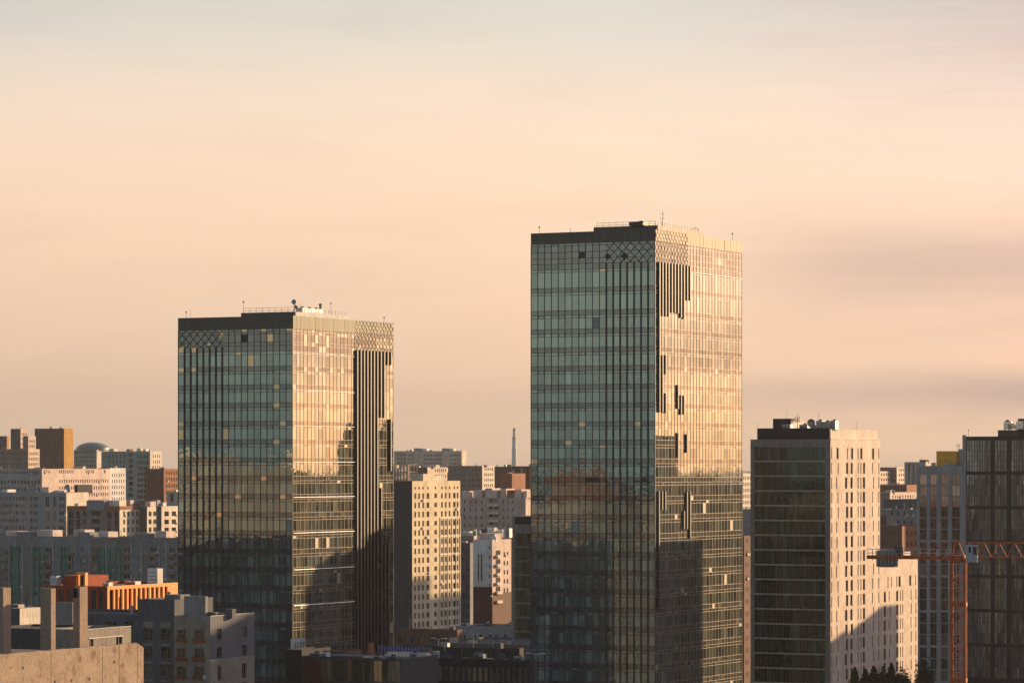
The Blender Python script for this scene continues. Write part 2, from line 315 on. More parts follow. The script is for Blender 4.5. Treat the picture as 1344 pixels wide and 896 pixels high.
def facade(b, side, u0, u1, z0, z1, rects, m=0, depth=.22, rm=None):
    P = (lambda u, z, q: (u, q, z)) if side == 'F' else (lambda u, z, q: (-q, u, z))
    us = sorted(set([u0, u1]+[r[0] for r in rects]+[r[1] for r in rects])); zs = sorted(set([z0, z1]+[r[2] for r in rects]+[r[3] for r in rects]))
    if not rects:
        b.quad(P(u0, z0, 0), P(u1, z0, 0), P(u1, z1, 0), P(u0, z1, 0), m); return
    ui = {u: i for i, u in enumerate(us)}; zi = {z: i for i, z in enumerate(zs)}
    hole = set()
    for r in rects:
        for i in range(ui[r[0]], ui[r[1]]):
            for j in range(zi[r[2]], zi[r[3]]): hole.add((i, j))
    for i in range(len(us)-1):                    # merge vertical runs of solid cells
        j = 0
        while j < len(zs)-1:
            if (i, j) in hole: j += 1; continue
            k = j
            while k < len(zs)-1 and (i, k) not in hole: k += 1
            b.quad(P(us[i], zs[j], 0), P(us[i+1], zs[j], 0), P(us[i+1], zs[k], 0), P(us[i], zs[k], 0), m); j = k
    q = depth; rm = m if rm is None else rm
    for (a, c, e, f) in [r[:4] for r in rects]:
        b.quad(P(a, e, 0), P(c, e, 0), P(c, e, q), P(a, e, q), rm); b.quad(P(a, f, q), P(c, f, q), P(c, f, 0), P(a, f, 0), rm)
        b.quad(P(a, e, q), P(a, f, q), P(a, f, 0), P(a, e, 0), rm); b.quad(P(c, e, 0), P(c, f, 0), P(c, f, q), P(c, e, q), rm)
def place_windows(root, side, rects, style, gm, fm, off=(0, 0)):
    for r in rects[:300]:
        gm_ = r[4] if len(r) > 4 else gm; st = r[5] if len(r) > 5 else style
        me = window_mesh(r[1]-r[0], r[3]-r[2], st, gm_, fm); uc = (r[0]+r[1])/2
        if side == 'F': link('window', me, root, (uc, off[1], r[2]))
        else: link('window', me, root, (off[0], uc, r[2]), (0, 0, math.pi/2))
    if len(rects) > 300:
        b = MB()
        for r in rects[300:]:
            q = .22
            if side == 'F': b.quad((r[0], off[1]+q, r[2]), (r[1], off[1]+q, r[2]), (r[1], off[1]+q, r[3]), (r[0], off[1]+q, r[3]))
            else: b.quad((off[0]-q, r[0], r[2]), (off[0]-q, r[1], r[2]), (off[0]-q, r[1], r[3]), (off[0]-q, r[0], r[3]))
        b.build('window_row', gm, root, stuff=True)
def expand(S, side, specs, u0, u1, H, zmin=.8):
    """spec: (px0, px1, columns, width share, top photo row, storey height, height share[, rows[, glass, style]])"""
    out_ = []
    for sp in specs or []:
        f = S.fu if side == 'F' else S.su
        a, c = f(sp[0]), f(sp[1]); a = max(a, u0+.15); c = min(c, u1-.15)
        zt = S.z(sp[4], fu=a if side == 'F' else 0, su=a if side == 'S' else 0); n = sp[2]; p = (c-a)/n; fh = sp[5]
        nr = sp[7] if len(sp) > 7 and sp[7] else 99
        for j in range(nr):
            z1 = min(zt-j*fh, H-.35); z0 = z1-fh*sp[6]
            if z0 < zmin: break
            for i in range(n):
                ce = a+(i+.5)*p
                rr = (round(ce-p*sp[3]/2, 3), round(ce+p*sp[3]/2, 3), round(z0, 3), round(z1, 3))
                out_.append(rr+tuple(sp[8:]))
    return out_
def shell(b, S_l, S_r, H, F, Sd, mf=0, ms=0, mr=2, par=.7, x1=0, y0=0, base=0):
    """walls with openings plus a parapet and a roof deck; footprint x in [x1-l, x1], y in [y0, y0+r]"""
    x0 = x1-S_l; y1 = y0+S_r
    bb = MB(); facade(bb, 'F', x0, x1, base, H, F, mf); bb.v = [(v[0], v[1]+y0, v[2]) for v in bb.v]
    cc = MB(); facade(cc, 'S', y0, y1, base, H, Sd, ms); cc.v = [(v[0]+x1, v[1], v[2]) for v in cc.v]
    for o_ in (bb, cc):
        i = len(b.v); b.v += o_.v; b.f += [tuple(k+i for k in f) for f in o_.f]; b.m += o_.m
    b.quad((x1, y1, base), (x0, y1, base), (x0, y1, H), (x1, y1, H), mf); b.quad((x0, y1, base), (x0, y0, base), (x0, y0, H), (x0, y1, H), mf)
    t = .3
    b.quad((x0, y0, H), (x1, y0, H), (x1-t, y0+t, H), (x0+t, y0+t, H), ms); b.quad((x1, y0, H), (x1, y1, H), (x1-t, y1-t, H), (x1-t, y0+t, H), ms)
    b.quad((x1, y1, H), (x0, y1, H), (x0+t, y1-t, H), (x1-t, y1-t, H), ms); b.quad((x0, y1, H), (x0, y0, H), (x0+t, y0+t, H), (x0+t, y1-t, H), ms)
    h = H-par; q = [(x0+t, y0+t), (x1-t, y0+t), (x1-t, y1-t), (x0+t, y1-t)]
    for k in range(4):
        a, c = q[k], q[(k+1) % 4]; b.quad((c[0], c[1], h), (a[0], a[1], h), (a[0], a[1], H), (c[0], c[1], H), mf)
    b.quad(*[(a[0], a[1], h) for a in q], mr)
def bld(label, xl, xn, xr, top, d, wm='grey', sm=None, F=None, Sd=None, name='apartment_block', cat='apartment block', style='split', gm='dglass', fm='winframe', r=None, l=None, par=.7, group=None, boxes=(), base=0):
    """boxes: (px0, px1, top row, material) lift and stair houses on the roof"""
    S = Site(xl, xn, xr, d, top)
    if r: S.r = r
    if l: S.l = l
    root = thing(name, label, cat, (S.X, d, 0), -ALPHA, group)
    Fr = expand(S, 'F', F, -S.l, 0, S.H); Sr = expand(S, 'S', Sd, 0, S.r, S.H)
    b = MB(); sm = sm or wm  # many fronts get darker tones than sides: shade put into the colour
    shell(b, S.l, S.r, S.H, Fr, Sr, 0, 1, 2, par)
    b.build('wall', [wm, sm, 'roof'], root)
    place_windows(root, 'F', Fr, style, gm, fm); place_windows(root, 'S', Sr, style, gm, fm)
    for bx in boxes:
        a, c = S.fu(bx[0]), S.fu(bx[1]); dy = bx[4] if len(bx) > 4 else 2.0; dp = bx[5] if len(bx) > 5 else 4.0
        z1 = S.z(bx[2], fu=c)
        boxpart('roof_housing', bx[3], root, a, c, dy, dy+dp, S.H-par, max(z1, S.H+.3))
    rg_ = random.Random(int(xn*7+d))
    if name == 'apartment_block' and 480 < d < 1700:
        for side, rs in (('F', Fr), ('S', Sr)):
            for q in rs:
                if len(q) > 4 or rg_.random() > .07: continue
                if side == 'F': boxpart('air_conditioner', 'wwhite', root, q[1]+.1, q[1]+.9, -.4, -.004, q[2]-.1, q[2]+.5)
                else: boxpart('air_conditioner', 'wwhite', root, .004, .4, q[1]+.1, q[1]+.9, q[2]-.1, q[2]+.5)
    if d > 480 and S.l > 4:
        k_ = min(9, int(S.l/5)+1)
        for _ in range(k_):
            x_ = -S.l*rg_.uniform(.06, .94); y_ = rg_.uniform(.8, max(1.0, min(S.r-1.5, 8))); ty = rg_.random(); zr_ = S.H-par
            if ty < .45: boxpart('roof_vent', rg_.choice(['steel', 'dgrey', 'white', 'pink'] if d > 1000 else ['steel', 'dgrey']), root, x_, x_+rg_.uniform(.8, 2.2), y_, y_+1.2, zr_, S.H+rg_.uniform(.3, 1.2))
            elif ty < .75:
                m_ = MB(); m_.bar((x_, y_, zr_), (x_, y_, S.H+rg_.uniform(1.2, 3.2)), .07, 4); m_.build('aerial', 'dsteel', root)
            else:
                m_ = MB(); h_ = S.H+rg_.uniform(.4, 1.0); m_.lathe([(.28, zr_), (.28, h_), (.4, h_+.05), (.4, h_+.25), (.01, h_+.4)], cx=x_, cy=y_, n=8); m_.build('chimney_pipe', 'steel', root)
    S.root = root
    return S

# ------------------------------------------------------------------ ground
g = MB(); g.quad((-30000, -8000, 0), (30000, -8000, 0), (30000, 50000, 0), (-30000, 50000, 0))
o = g.build('ground', 'ground'); o['kind'] = 'structure'
def grid_xy(gx, gy): return (gx*CA+gy*SA, -gx*SA+gy*CA)
def grid_of(X, Y): return (X*CA-Y*SA, X*SA+Y*CA)
def strip(name, gx0, gx1, gy0, gy1, z, mat):
    b = MB(); b.box(gx0, gx1, gy0, gy1, -.2, z)
    b.v = [(*grid_xy(v[0], v[1]), v[2]) for v in b.v]; o = b.build(name, mat); o['kind'] = 'structure'; return o
t1 = Site(234, 384, 516, 690, 414); t2 = Site(697, 859.8, 973.7, 667, 301)
gx1, gy1 = grid_of(t1.X, 690); gx2, gy2 = grid_of(t2.X, 667)
strip('road', gx1+12, gx1+24, gy1-200, gy1+700, .004, 'road')
strip('pavement', gx1+24, gx1+28, gy1-200, gy1+700, .13, 'stone')
strip('road', gx2+9, gx2+21, gy2-200, gy2+800, .008, 'road')
strip('pavement', gx2+21, gx2+25, gy2-200, gy2+800, .13, 'stone')

# ------------------------------------------------------------------ the two glass towers
def glass_tower(S, label, ncf, ncs, rows_top, first, fh, fincols, opencols, zpb, zdb, creamcells, darkcells, lat_side, side_par, fins, rail, seed):
    rng = random.Random(seed)
    root = thing('glass_tower', label, 'office tower', (S.X, S.d, 0), -ALPHA)
    l, r, H = S.l, S.r, S.H; wf = l/ncf; ws = r/ncs
    core = MB(); core.box(-l+.12, -.12, .12, r-.12, 0, H-1.0, 0)
    core.build('tower_core', 'frame', root)
    # rows: (top, bottom, kind)
    rows = list(rows_top)
    z = first
    while z > 5:
        rows += [(z, z-.95, 's'), (z-.95, z-1.5, 't'), (z-1.5, z-fh, 'v')]; z -= fh
    rows.append((z, 0, 'v'))
    cells = {}
    def pane(w_, h_, mat):
        k = (round(h_, 2), mat)
        if k not in cells:
            b = MB(); b.box(-w_/2, w_/2, 0, .06, 0, h_); cells[k] = b.mesh('glass_pane', [mat])
        return cells[k]
    cnt = {'glass_pane': 0, 'spandrel_panel': 0, 'transom_light': 0}
    rest = {}
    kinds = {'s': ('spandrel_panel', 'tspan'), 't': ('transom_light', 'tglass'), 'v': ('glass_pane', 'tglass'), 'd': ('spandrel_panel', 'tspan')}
    flo = 0
    for ri, (za, zb, kd) in enumerate(rows):
        for c in range(ncf):
            u0 = -l+c*wf; uc = u0+wf/2
            nm, mt = kinds[kd]
            if (ri, c) in creamcells: mt = 'film'
            if (ri, c) in darkcells: mt = 'fin'
            elif mt == 'tglass' and kd == 'v' and rng.random() < .008: mt = 'tealpanel'
            h = za-zb-.06
            if cnt[nm] < 298:
                cnt[nm] += 1
                o = link(nm, pane(wf-.06, h, mt), root, (uc, 0, zb+.03), (rng.gauss(0, .0011), 0, rng.gauss(0, .0013)))
            else:
                b = rest.setdefault((nm, mt), MB()); t = [rng.gauss(0, .0007) for _ in range(4)]
                x0, x1 = uc-wf/2+.03, uc+wf/2-.03
                b.quad((x0, t[0], zb+.03), (x1, t[1], zb+.03), (x1, t[2], za-.03), (x0, t[3], za-.03))
        b = MB(); b.box(-l, 0, -.05, .1, zb-.045, zb+.045); b.build('transom', 'frame', root)
    # side glazing: narrow panes, each with its own tilt
    for ri, (za, zb, kd) in enumerate(rows):
        for c in range(ncs):
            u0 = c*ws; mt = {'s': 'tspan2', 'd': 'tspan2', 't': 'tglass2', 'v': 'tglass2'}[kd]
            q = rng.random()
            top_zone = za > zdb-12
            if q < (.16 if (top_zone and kd in 'sdt' and lat_side == 'far') else .012): mt = 'creampanel'
            if lat_side == 'near' and ri == 2 and c in (13, 17, 23, 25): mt = 'pink'
            nm = {'s': 'spandrel_panel', 'd': 'spandrel_panel', 't': 'transom_light', 'v': 'glass_pane'}[kd]
            b = rest.setdefault((nm, mt), MB()); t = [rng.gauss(0, .0005) for _ in range(4)]
            y0, y1 = u0+.03, u0+ws-.03
            b.quad((t[0], y0, zb+.03), (t[1], y1, zb+.03), (t[2], y1, za-.03), (t[3], y0, za-.03))
        b = MB(); b.box(-.1, .05, 0, r, zb-.035, zb+.035); b.build('transom', 'sframe', root)
    for (nm, mt), b in rest.items(): b.build(nm, mt, root, stuff=True)
    # mullions
    for c in range(ncf+1):
        u = -l+c*wf; fin = c in fincols
        b = MB(); hw = .095 if fin else .06; pr = .26 if fin else .08
        b.box(u-hw, u+hw, -pr, .1, 0, zdb if fin else zpb); b.build('mullion', 'fin' if fin else 'frame', root)
    for c in range(ncs+1):
        b = MB(); b.box(-.1, .07, c*ws-.045, c*ws+.045, 0, zpb); b.build('mullion', 'mframe', root)
    # back walls
    b = MB(); b.quad((0, r, 0), (-l, r, 0), (-l, r, H), (0, r, H)); b.quad((-l, r, 0), (-l, 0, 0), (-l, 0, H), (-l, r, H)); b.build('rear_wall', 'tspan', root)
    # small opening vents in the transom lights
    vm = MB(); vw = wf-.1
    vm.box(-vw/2, vw/2, -.06, .02, 0, .07, 0); vm.box(-vw/2, vw/2, -.06, .02, .48, .55, 0); vm.box(-vw/2, -vw/2+.09, -.06, .02, .07, .48, 0); vm.box(vw/2-.09, vw/2, -.06, .02, .07, .48, 0)
    vme = vm.mesh('vent_frame', ['frame'])
    z = first
    while z > 5:
        for c in opencols: link('vent_frame', vme, root, (-l+(c+.5)*wf, -.05, z-1.5))
        z -= fh
    # parapet cladding: upright panels
    pf = MB(); pf.box(-wf/2+.02, wf/2-.02, -.12, .12, 0, H-zpb); pme = pf.mesh('parapet_panel', ['parapet'])
    for c in range(ncf): link('parapet_panel', pme, root, (-l+(c+.5)*wf, -.02, zpb), (0, 0, 0))
    ps = MB(); ps.box(-.12, .14, -ws/2+.03, ws/2-.03, 0, H-zpb); pse = ps.mesh('parapet_panel', [side_par])
    for c in range(ncs): link('parapet_panel', pse, root, (rng.uniform(-.03, .03), (c+.5)*ws, zpb), (0, 0, rng.uniform(-.02, .02)))
    b = MB(); b.box(-l+.15, -.15, .15, r-.15, H-1.3, H-.9); b.build('roof_deck', 'roof', root)
    # diamond lattice
    def lattice(face, u0, u1, z0, z1, p, mat, th=.07, pr=.06):
        k = u0-(z1-z0)
        while k < u1+(z1-z0):
            for sg in (1, -1):
                a0, c0 = (k, z0), (k+(z1-z0), z1)
                if sg < 0: a0, c0 = (k+(z1-z0), z0), (k, z1)
                pts = []
                (xa, za), (xb, zb) = a0, c0
                t0, t1_ = 0.0, 1.0
                if xa != xb:
                    ta, tb = (u0-xa)/(xb-xa), (u1-xa)/(xb-xa)
                    t0 = max(t0, min(ta, tb)); t1_ = min(t1_, max(ta, tb))
                if t1_-t0 > .02:
                    A = (xa+(xb-xa)*t0, za+(zb-za)*t0); B = (xa+(xb-xa)*t1_, za+(zb-za)*t1_)
                    bb = MB()
                    if face == 'F': bb.bar((A[0], -pr, A[1]), (B[0], -pr, B[1]), th, 4)
                    else: bb.bar((pr, A[0], A[1]), (pr, B[0], B[1]), th, 4)
                    bb.build('lattice_bar', mat, root)
            k += p
    if lat_side == 'near': lattice('F', -7*wf, 0, zdb, zpb, 1.8, 'frame'); lattice('S', 0, r*.36, zdb, zpb, 1.5, 'sframe', .05, .1); lattice('S', 0, r*.36, zpb, H, 1.5, 'sframe', .08, .17)
    else: lattice('F', -l, -l+7*wf, zdb, zpb, 1.8, 'frame'); lattice('S', r*.6, r, zdb, zpb, 1.5, 'sframe', .05, .1); lattice('S', r*.6, r, zpb, H, 1.5, 'sframe', .08, .17)
    def diamonds(face, items, mat):
        for (px, py, w_, h_, kd_) in items:
            if face == 'F': u = S.fu(px); z = S.z(py, fu=u)
            else: u = S.su(px); z = S.z(py, su=u)
            pts = {'d': [(u-w_, z), (u, z-h_), (u+w_, z), (u, z+h_)], 'v': [(u-w_, z+h_), (u, z), (u+w_, z+h_)], 'a': [(u-w_, z), (u+w_, z), (u, z+h_)]}[kd_]
            b = MB(); P_ = (lambda u_, z_, q_: (u_, -q_, z_)) if face == 'F' else (lambda u_, z_, q_: (q_, u_, z_))
            b.poly([P_(a_, c_, .035) for a_, c_ in pts])
            for i_ in range(len(pts)): a_, c_ = pts[i_], pts[(i_+1) % len(pts)]; b.quad(P_(*a_, 0), P_(*c_, 0), P_(*c_, .035), P_(*a_, .035))
            b.build('lattice_pane', mat, root)
    if lat_side == 'near':
        diamonds('F', [(819.5, 336, .85, .85, 'd'), (797.5, 336.5, .75, .75, 'd')], 'fin'); diamonds('S', [(883, 338, 1.0, .9, 'd')], 'pink')
    else:
        diamonds('F', [(252, 435, .5, .55, 'v'), (274.6, 435, .5, .55, 'v'), (285.5, 435, .6, .6, 'v'), (290, 439, .55, .8, 'd'), (274.6, 453, .55, .6, 'a')], 'film')
        diamonds('S', [(470.5, 458, .6, .6, 'a'), (488.5, 459, .6, .6, 'a'), (497, 459, 1.2, 1.7, 'a'), (505.5, 450, .9, 1.5, 'd'), (509, 455, .9, 1.4, 'd'), (476, 438, .5, .6, 'v'), (482, 438, .5, .6, 'v'), (488, 438.5, .5, .6, 'v')], 'creampanel')
    # dark fins on the sunlit side
    for (px, ya, yb) in fins:
        u = S.su(px); za = S.z(ya, su=u); zb = max(S.z(yb, su=u), 0)
        b = MB(); b.box(.04, .5 if lat_side == 'far' else .42, u-.24, u+.24, zb, min(za, zdb)); b.build('fin', 'fin', root)
    for (pa, pb, zr) in rail:
        ua, ub = S.su(pa), S.su(pb); b = MB(); b.bar((.2, max(ua, .1), zr), (.2, min(ub, r-.1), zr), .055, 8); b.build('facade_rail', 'alu', root)
    return root
# tower 2, the taller
fins2 = []
fx = lambda z: 680+z/4.072
for zx, a, b_ in ((746, 343, 541), (762, 344, 415), (779, 344, 415), (795, 344, 415.5), (812, 345, 410), (828, 345, 410), (845, 346, 411), (861, 346, 417), (877, 347, 418.5), (894, 347, 394), (910, 348, 394.5),
                  (762, 466, 541), (779, 466, 491), (779, 516, 542), (845, 505, 536.5), (861, 518.5, 544), (877, 519, 544), (845, 568, 599.5), (893, 569.5, 594),
                  (743, 644.5, 800), (760, 644.5, 669), (777, 644.5, 669), (893, 645, 694), (910, 645, 705), (877, 670, 694)):
    fins2.append((fx(zx)+.6, a, b_))
z2 = lambda py: EYE+(612-py)*667/FPX
rt2 = [(z2(316), z2(319), 'd'), (z2(319), z2(327.5), 'd'), (z2(327.5), z2(336), 'd'), (z2(336), z2(343), 'd'), (z2(343), z2(351), 'd'), (z2(351), z2(354), 't'), (z2(354), z2(375), 'v')]
rt2 += [(z2(375), z2(381), 's'), (z2(381), z2(384.5), 't'), (z2(384.5), z2(405), 'v')]
cream2 = {(5, 10), (32, 10), (28, 7), (28, 15), (31, 5), (34, 0)}
dark2 = {(2, 7), (37, 8), (37, 9), (37, 16)}
T2 = glass_tower(t2, 'taller glass tower with dark vertical fins hanging from its diamond lattice corner', 18, 28, rt2, z2(405), 3.645, set(range(11, 18)), (1, 4, 7, 13, 16), z2(316), z2(343), cream2, dark2, 'near', 'champ', fins2,
            [(906, 973, z2(352+46.5*k if k else 352)) for k in range(1)], 5)
# tower 1
fins1 = []
f3 = lambda z: 220+z/3.447
for zx in (851, 867, 882, 897, 912, 927, 942): fins1.append((f3(zx), 457, 900))
fins1 += [(f3(958), 459, 548), (f3(973), 459, 548), (f3(989), 460, 479), (f3(1004), 460, 479), (f3(1003), 550, 618), (f3(960), 640, 900), (f3(976), 715, 900), (f3(992), 712, 900)]
z1_ = lambda py: EYE+(612-py)*690/FPX
rt1 = [(z1_(431), z1_(434), 'd'), (z1_(434), z1_(437.5), 'd'), (z1_(437.5), z1_(448), 'd'), (z1_(448), z1_(452.5), 'd'), (z1_(452.5), z1_(460.5), 'd'), (z1_(460.5), z1_(464.5), 't'), (z1_(464.5), z1_(480), 'v')]
cream1 = {(0, 10), (0, 13), (0, 17), (2, 14), (4, 0), (4, 2), (5, 9), (6, 11), (7, 0), (7, 2), (10, 15), (13, 15), (16, 16), (16, 0), (18, 0), (18, 7), (19, 15), (25, 2), (25, 13), (28, 9), (28, 16), (31, 6)}
dark1 = {(2, 10)}
T1 = glass_tower(t1, 'shorter glass tower on the left with vertical fins full height on its sunlit side', 18, 28, rt1, z1_(480), 3.69, set(range(1, 8)), (2, 4, 8, 10, 14), z1_(431), z1_(454), cream1, dark1, 'far', 'olive', fins1,
            [(384.5, 464, z) for z in (87.8, 80.3, 73.2, 65.9, 58.8, 51.6, 44.2, 37)], 11)

# roof gear of the towers
def rail(root_site, u0, u1, v0, v1, z, h, label):
    t = thing('roof_railing', label, 'railing', (root_site.X, root_site.d, 0), -ALPHA)
    n = max(2, int((u1-u0)/1.4))
    for k in range(n+1):
        b = MB(); x = u0+(u1-u0)*k/n; b.bar((x, v0, z), (x, v0, z+h), .05, 4); b.build('post', 'dsteel', t)
    n2 = max(2, int((v1-v0)/1.4))
    for k in range(1, n2+1):
        b = MB(); y = v0+(v1-v0)*k/n2; b.bar((u1, y, z), (u1, y, z+h), .05, 4); b.build('post', 'dsteel', t)
    for q in (.5, 1):
        b = MB(); b.bar((u0, v0, z+h*q), (u1, v0, z+h*q), .045, 4); b.bar((u1, v0, z+h*q), (u1, v1, z+h*q), .045, 4); b.build('handrail', 'dsteel', t)
    return t
def local(S, x, y): return (S.X+x*CA+y*SA, S.d-x*SA+y*CA)
def antenna(S, x, y, z, h, label, kind='rod', group=None, s=1.0):
    X, Y = local(S, x, y); t = thing('antenna', label, 'antenna', (X, Y, z), -ALPHA, group)
    b = MB(); b.bar((0, 0, 0), (0, 0, h), .09*s, 6, r2=.05*s); b.build('mast', 'dsteel', t)
    if kind == 'ball':
        b = MB(); b.lathe([(0.01, h-.1), (.13, h+.0), (.17, h+.13), (.12, h+.26), (.01, h+.32)], n=8); b.build('lamp', 'dsteel', t)
    if kind == 'cross':
        for q in (.55, .8):
            b = MB(); b.bar((-.7*s, 0, h*q), (.7*s, 0, h*q), .05*s, 5); b.build('crossbar', 'dsteel', t)
        for q in (-.6, .6):
            b = MB(); b.box(q*s-.1*s, q*s+.1*s, -.08*s, .08*s, h*.5, h*.88); b.build('antenna_panel', 'steel', t)
    if kind == 'dish':
        dish_on(t, (0, -.2, h*.85), .9*s); dish_on(t, (.5, -.2, h*.45), .6*s)
        b = MB(); b.bar((-.9*s, .3, 0), (0, 0, h*.7), .06, 5); b.bar((.9*s, .3, 0), (0, 0, h*.7), .06, 5); b.build('brace', 'dsteel', t)
    return t
def dish_on(t, c, R):
    b = MB(); n = 12; prof = [(0.01, 0), (R*.4, .05*R), (R*.75, .2*R), (R, .4*R)]
    i = 0
    for r_, q in prof:
        for k in range(n):
            a = 2*math.pi*k/n; b.v.append((c[0]+r_*cos(a), c[1]-q, c[2]+r_*sin(a)))
    for j in range(3):
        for k in range(n): b.f.append((j*n+k, j*n+(k+1) % n, (j+1)*n+(k+1) % n, (j+1)*n+k)); b.m.append(0)
    b.bar((c[0], c[1], c[2]), (c[0], c[1]-.7*R, c[2]+.1*R), .04, 4)
    b.build('dish', 'steel', t)
def roof_unit(S, x, y, z, w_, d_, h, label, mat='steel', group=None, fans=1):
    X, Y = local(S, x, y); t = thing('roof_unit', label, 'ventilation unit', (X, Y, z), -ALPHA, group)
    b = MB(); b.box(-w_/2, w_/2, -d_/2, d_/2, .25, h); b.build('casing', mat, t)
    b = MB()
    for sx in (-1, 1):
        for sy in (-1, 1): b.box(sx*w_*.4-.08, sx*w_*.4+.08, sy*d_*.4-.08, sy*d_*.4+.08, 0, .25)
    b.build('feet', 'dsteel', t)
    for k in range(fans):
        b = MB(); b.lathe([(.35, h), (.38, h+.3), (.3, h+.3), (.3, h+.1), (0.01, h+.1)], cx=(k-(fans-1)/2)*.9, n=10); b.build('fan_cowl', 'dsteel', t)
    b = MB()
    for k in range(4): b.box(-w_*.42, w_*.42, -d_/2-.03, -d_/2, .4+k*(h-.6)/4, .4+k*(h-.6)/4+.1)
    b.build('grille', 'dsteel', t)
    return t
# tower 2 roof
zr = t2.H-.9
b = MB(); x0 = t2.fu(772)
pt = thing('roof_plant_room', 'low plant room on the taller glass tower roof, dark front and pale side', 'plant room', (t2.X, t2.d, 0), -ALPHA)
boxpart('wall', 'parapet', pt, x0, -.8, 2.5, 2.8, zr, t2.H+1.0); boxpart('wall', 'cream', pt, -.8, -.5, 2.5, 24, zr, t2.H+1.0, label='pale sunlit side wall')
boxpart('roof_slab', 'roof', pt, x0+.3, -.8, 2.8, 24, t2.H+.6, t2.H+.8)
rail(t2, x0+.4, -1.2, 3.0, 24, t2.H+.82, 1.0, 'railing round the plant room roof of the taller glass tower')
antenna(t2, -.5-.6, 6, t2.H+.8, 3.2, 'tallest antenna mast with cross arms on the taller tower roof', 'cross', s=.7)
antenna(t2, t2.fu(705), 1.0, zr, 2.0, 'short lamp pole at the left end of the taller tower roof', 'ball', s=.5)
antenna(t2, t2.fu(746), 1.0, zr, 1.9, 'thin rod antenna on the shaded front parapet of the taller tower', s=.6)
antenna(t2, -.8, t2.su(966), zr, 2.4, 'ball topped pole at the far right end of the taller tower roof', 'ball', s=.5)
dv = thing('davit_arm', 'thin bent maintenance arm leaning over the taller tower side parapet', 'davit', (t2.X, t2.d, 0), -ALPHA)
b = MB(); ua, ub = t2.su(903), t2.su(925); b.bar((-1.5, ua, t2.H-.5), (-1.5, ub-1, t2.H+1.9), .06, 5); b.bar((-1.5, ub-1, t2.H+1.9), (-1.5, ub, t2.H+1.6), .06, 5); b.build('arm', 'dsteel', dv)
b = MB(); b.bar((-1.5, ub, t2.H+1.6), (-1.5, ub, t2.H-1), .05, 5); b.build('post', 'dsteel', dv)
roof_unit(t2, -5, t2.su(872), t2.H+.8, 3, 5, 1.0, 'small dark ventilation unit beside the mast on the taller tower roof', 'dsteel')
# tower 1 roof
zr = t1.H-.9; x0 = t1.fu(308)
pt = thing('roof_plant_room', 'low plant room on the shorter glass tower roof with long white side', 'plant room', (t1.X, t1.d, 0), -ALPHA)
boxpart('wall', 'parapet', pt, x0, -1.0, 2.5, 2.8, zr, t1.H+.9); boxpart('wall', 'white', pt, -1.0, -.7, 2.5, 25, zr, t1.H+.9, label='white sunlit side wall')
boxpart('roof_slab', 'roof', pt, x0+.3, -1.0, 2.8, 25, t1.H+.5, t1.H+.7)
rail(t1, x0+.3, -1.3, 3.0, 24, t1.H+.72, 1.1, 'railing round the plant room roof of the shorter glass tower')
antenna(t1, -1.8, 4, t1.H+.7, 2.6, 'dish antenna cluster above the corner of the shorter tower roof', 'dish', s=.6)
antenna(t1, t1.fu(241), 1.0, zr, 2.0, 'short lamp pole at the left end of the shorter tower roof', 'ball', s=.5)
antenna(t1, t1.fu(245), 1.5, zr, 2.9, 'thin cross arm antenna at the left end of the shorter tower roof', 'cross', s=.3)
antenna(t1, t1.fu(309)+.3, 2.7, t1.H+.7, 2.3, 'ball topped pole on the left corner of the plant room', 'ball', s=.5)
antenna(t1, -1.2, t1.su(441), t1.H+.5, 2.6, 'ball topped pole at the far end of the white plant room wall', 'ball', s=.5)
antenna(t1, -.8, t1.su(508.5), zr, 1.9, 'ball topped pole at the far right end of the shorter tower', 'ball', s=.5)
antenna(t1, -2, 6.5, t1.H+.7, 2.0, 'plain rod antenna just right of the dish cluster', s=.8)
for k, (p, lb) in enumerate(((411, 'first grey cooling unit from the left on the shorter tower'), (420, 'middle grey cooling unit on the shorter tower'), (429, 'third grey cooling unit, beside the chimney pipe'))):
    roof_unit(t1, -2.5, t1.su(p), t1.H+.7, 1.6, 2.6, 1.2, lb, 'steel', 'cooling units on the shorter glass tower roof', fans=1)
ch = thing('vent_pipe', 'upright vent pipe among the cooling units on the shorter tower', 'vent pipe', (*local(t1, -2.2, t1.su(433)), t1.H+.7), -ALPHA)
b = MB(); b.lathe([(.3, 0), (.3, 2.0), (.42, 2.05), (.42, 2.3), (.01, 2.45)], n=10); b.build('pipe', 'steel', ch)

# ------------------------------------------------------------------ beige slit-window tower and its wing
A = Site(985, 1090, 1155, 780, 576)
root = thing('slit_window_tower', 'beige tower with narrow slit windows and a glazed shaded front', 'office tower', (A.X, A.d, 0), -ALPHA)
fh = 3.38
zt = A.z(586.5)
nfl = int((zt-1)/fh)+1
fx2 = lambda z: 960+z/4.977
Sr = []
for j in range(nfl):
    z1 = zt-j*fh-.15; z0 = z1-2.6
    if z0 < .3: break
    if j == 0: pat = [(655, 0), (693, 1), (758, 0), (788, 1), (827, 0), (848, 1), (925, 1), (963, 0)]
    else:
        o_ = (0, 7, -3, 6, 8, -2)[j % 6]
        pat = [(655, 0), (690+o_, 0), (751+o_*.6, 1), (787-(o_ % 5), 1), (828, 0), (846, 0), (866, 1), (927-o_*.7, 0), (963, 0)]
    for zx, wd in pat:
        u = A.su(fx2(zx)); hw = .72 if wd else .3
        Sr.append((round(u-hw, 3), round(u+hw, 3), round(z0, 3), round(z1, 3)))
for i in range(len(Sr)):
    a = Sr[i]; Sr[i] = (max(a[0], .3), min(a[1], A.r-.25), a[2], a[3])
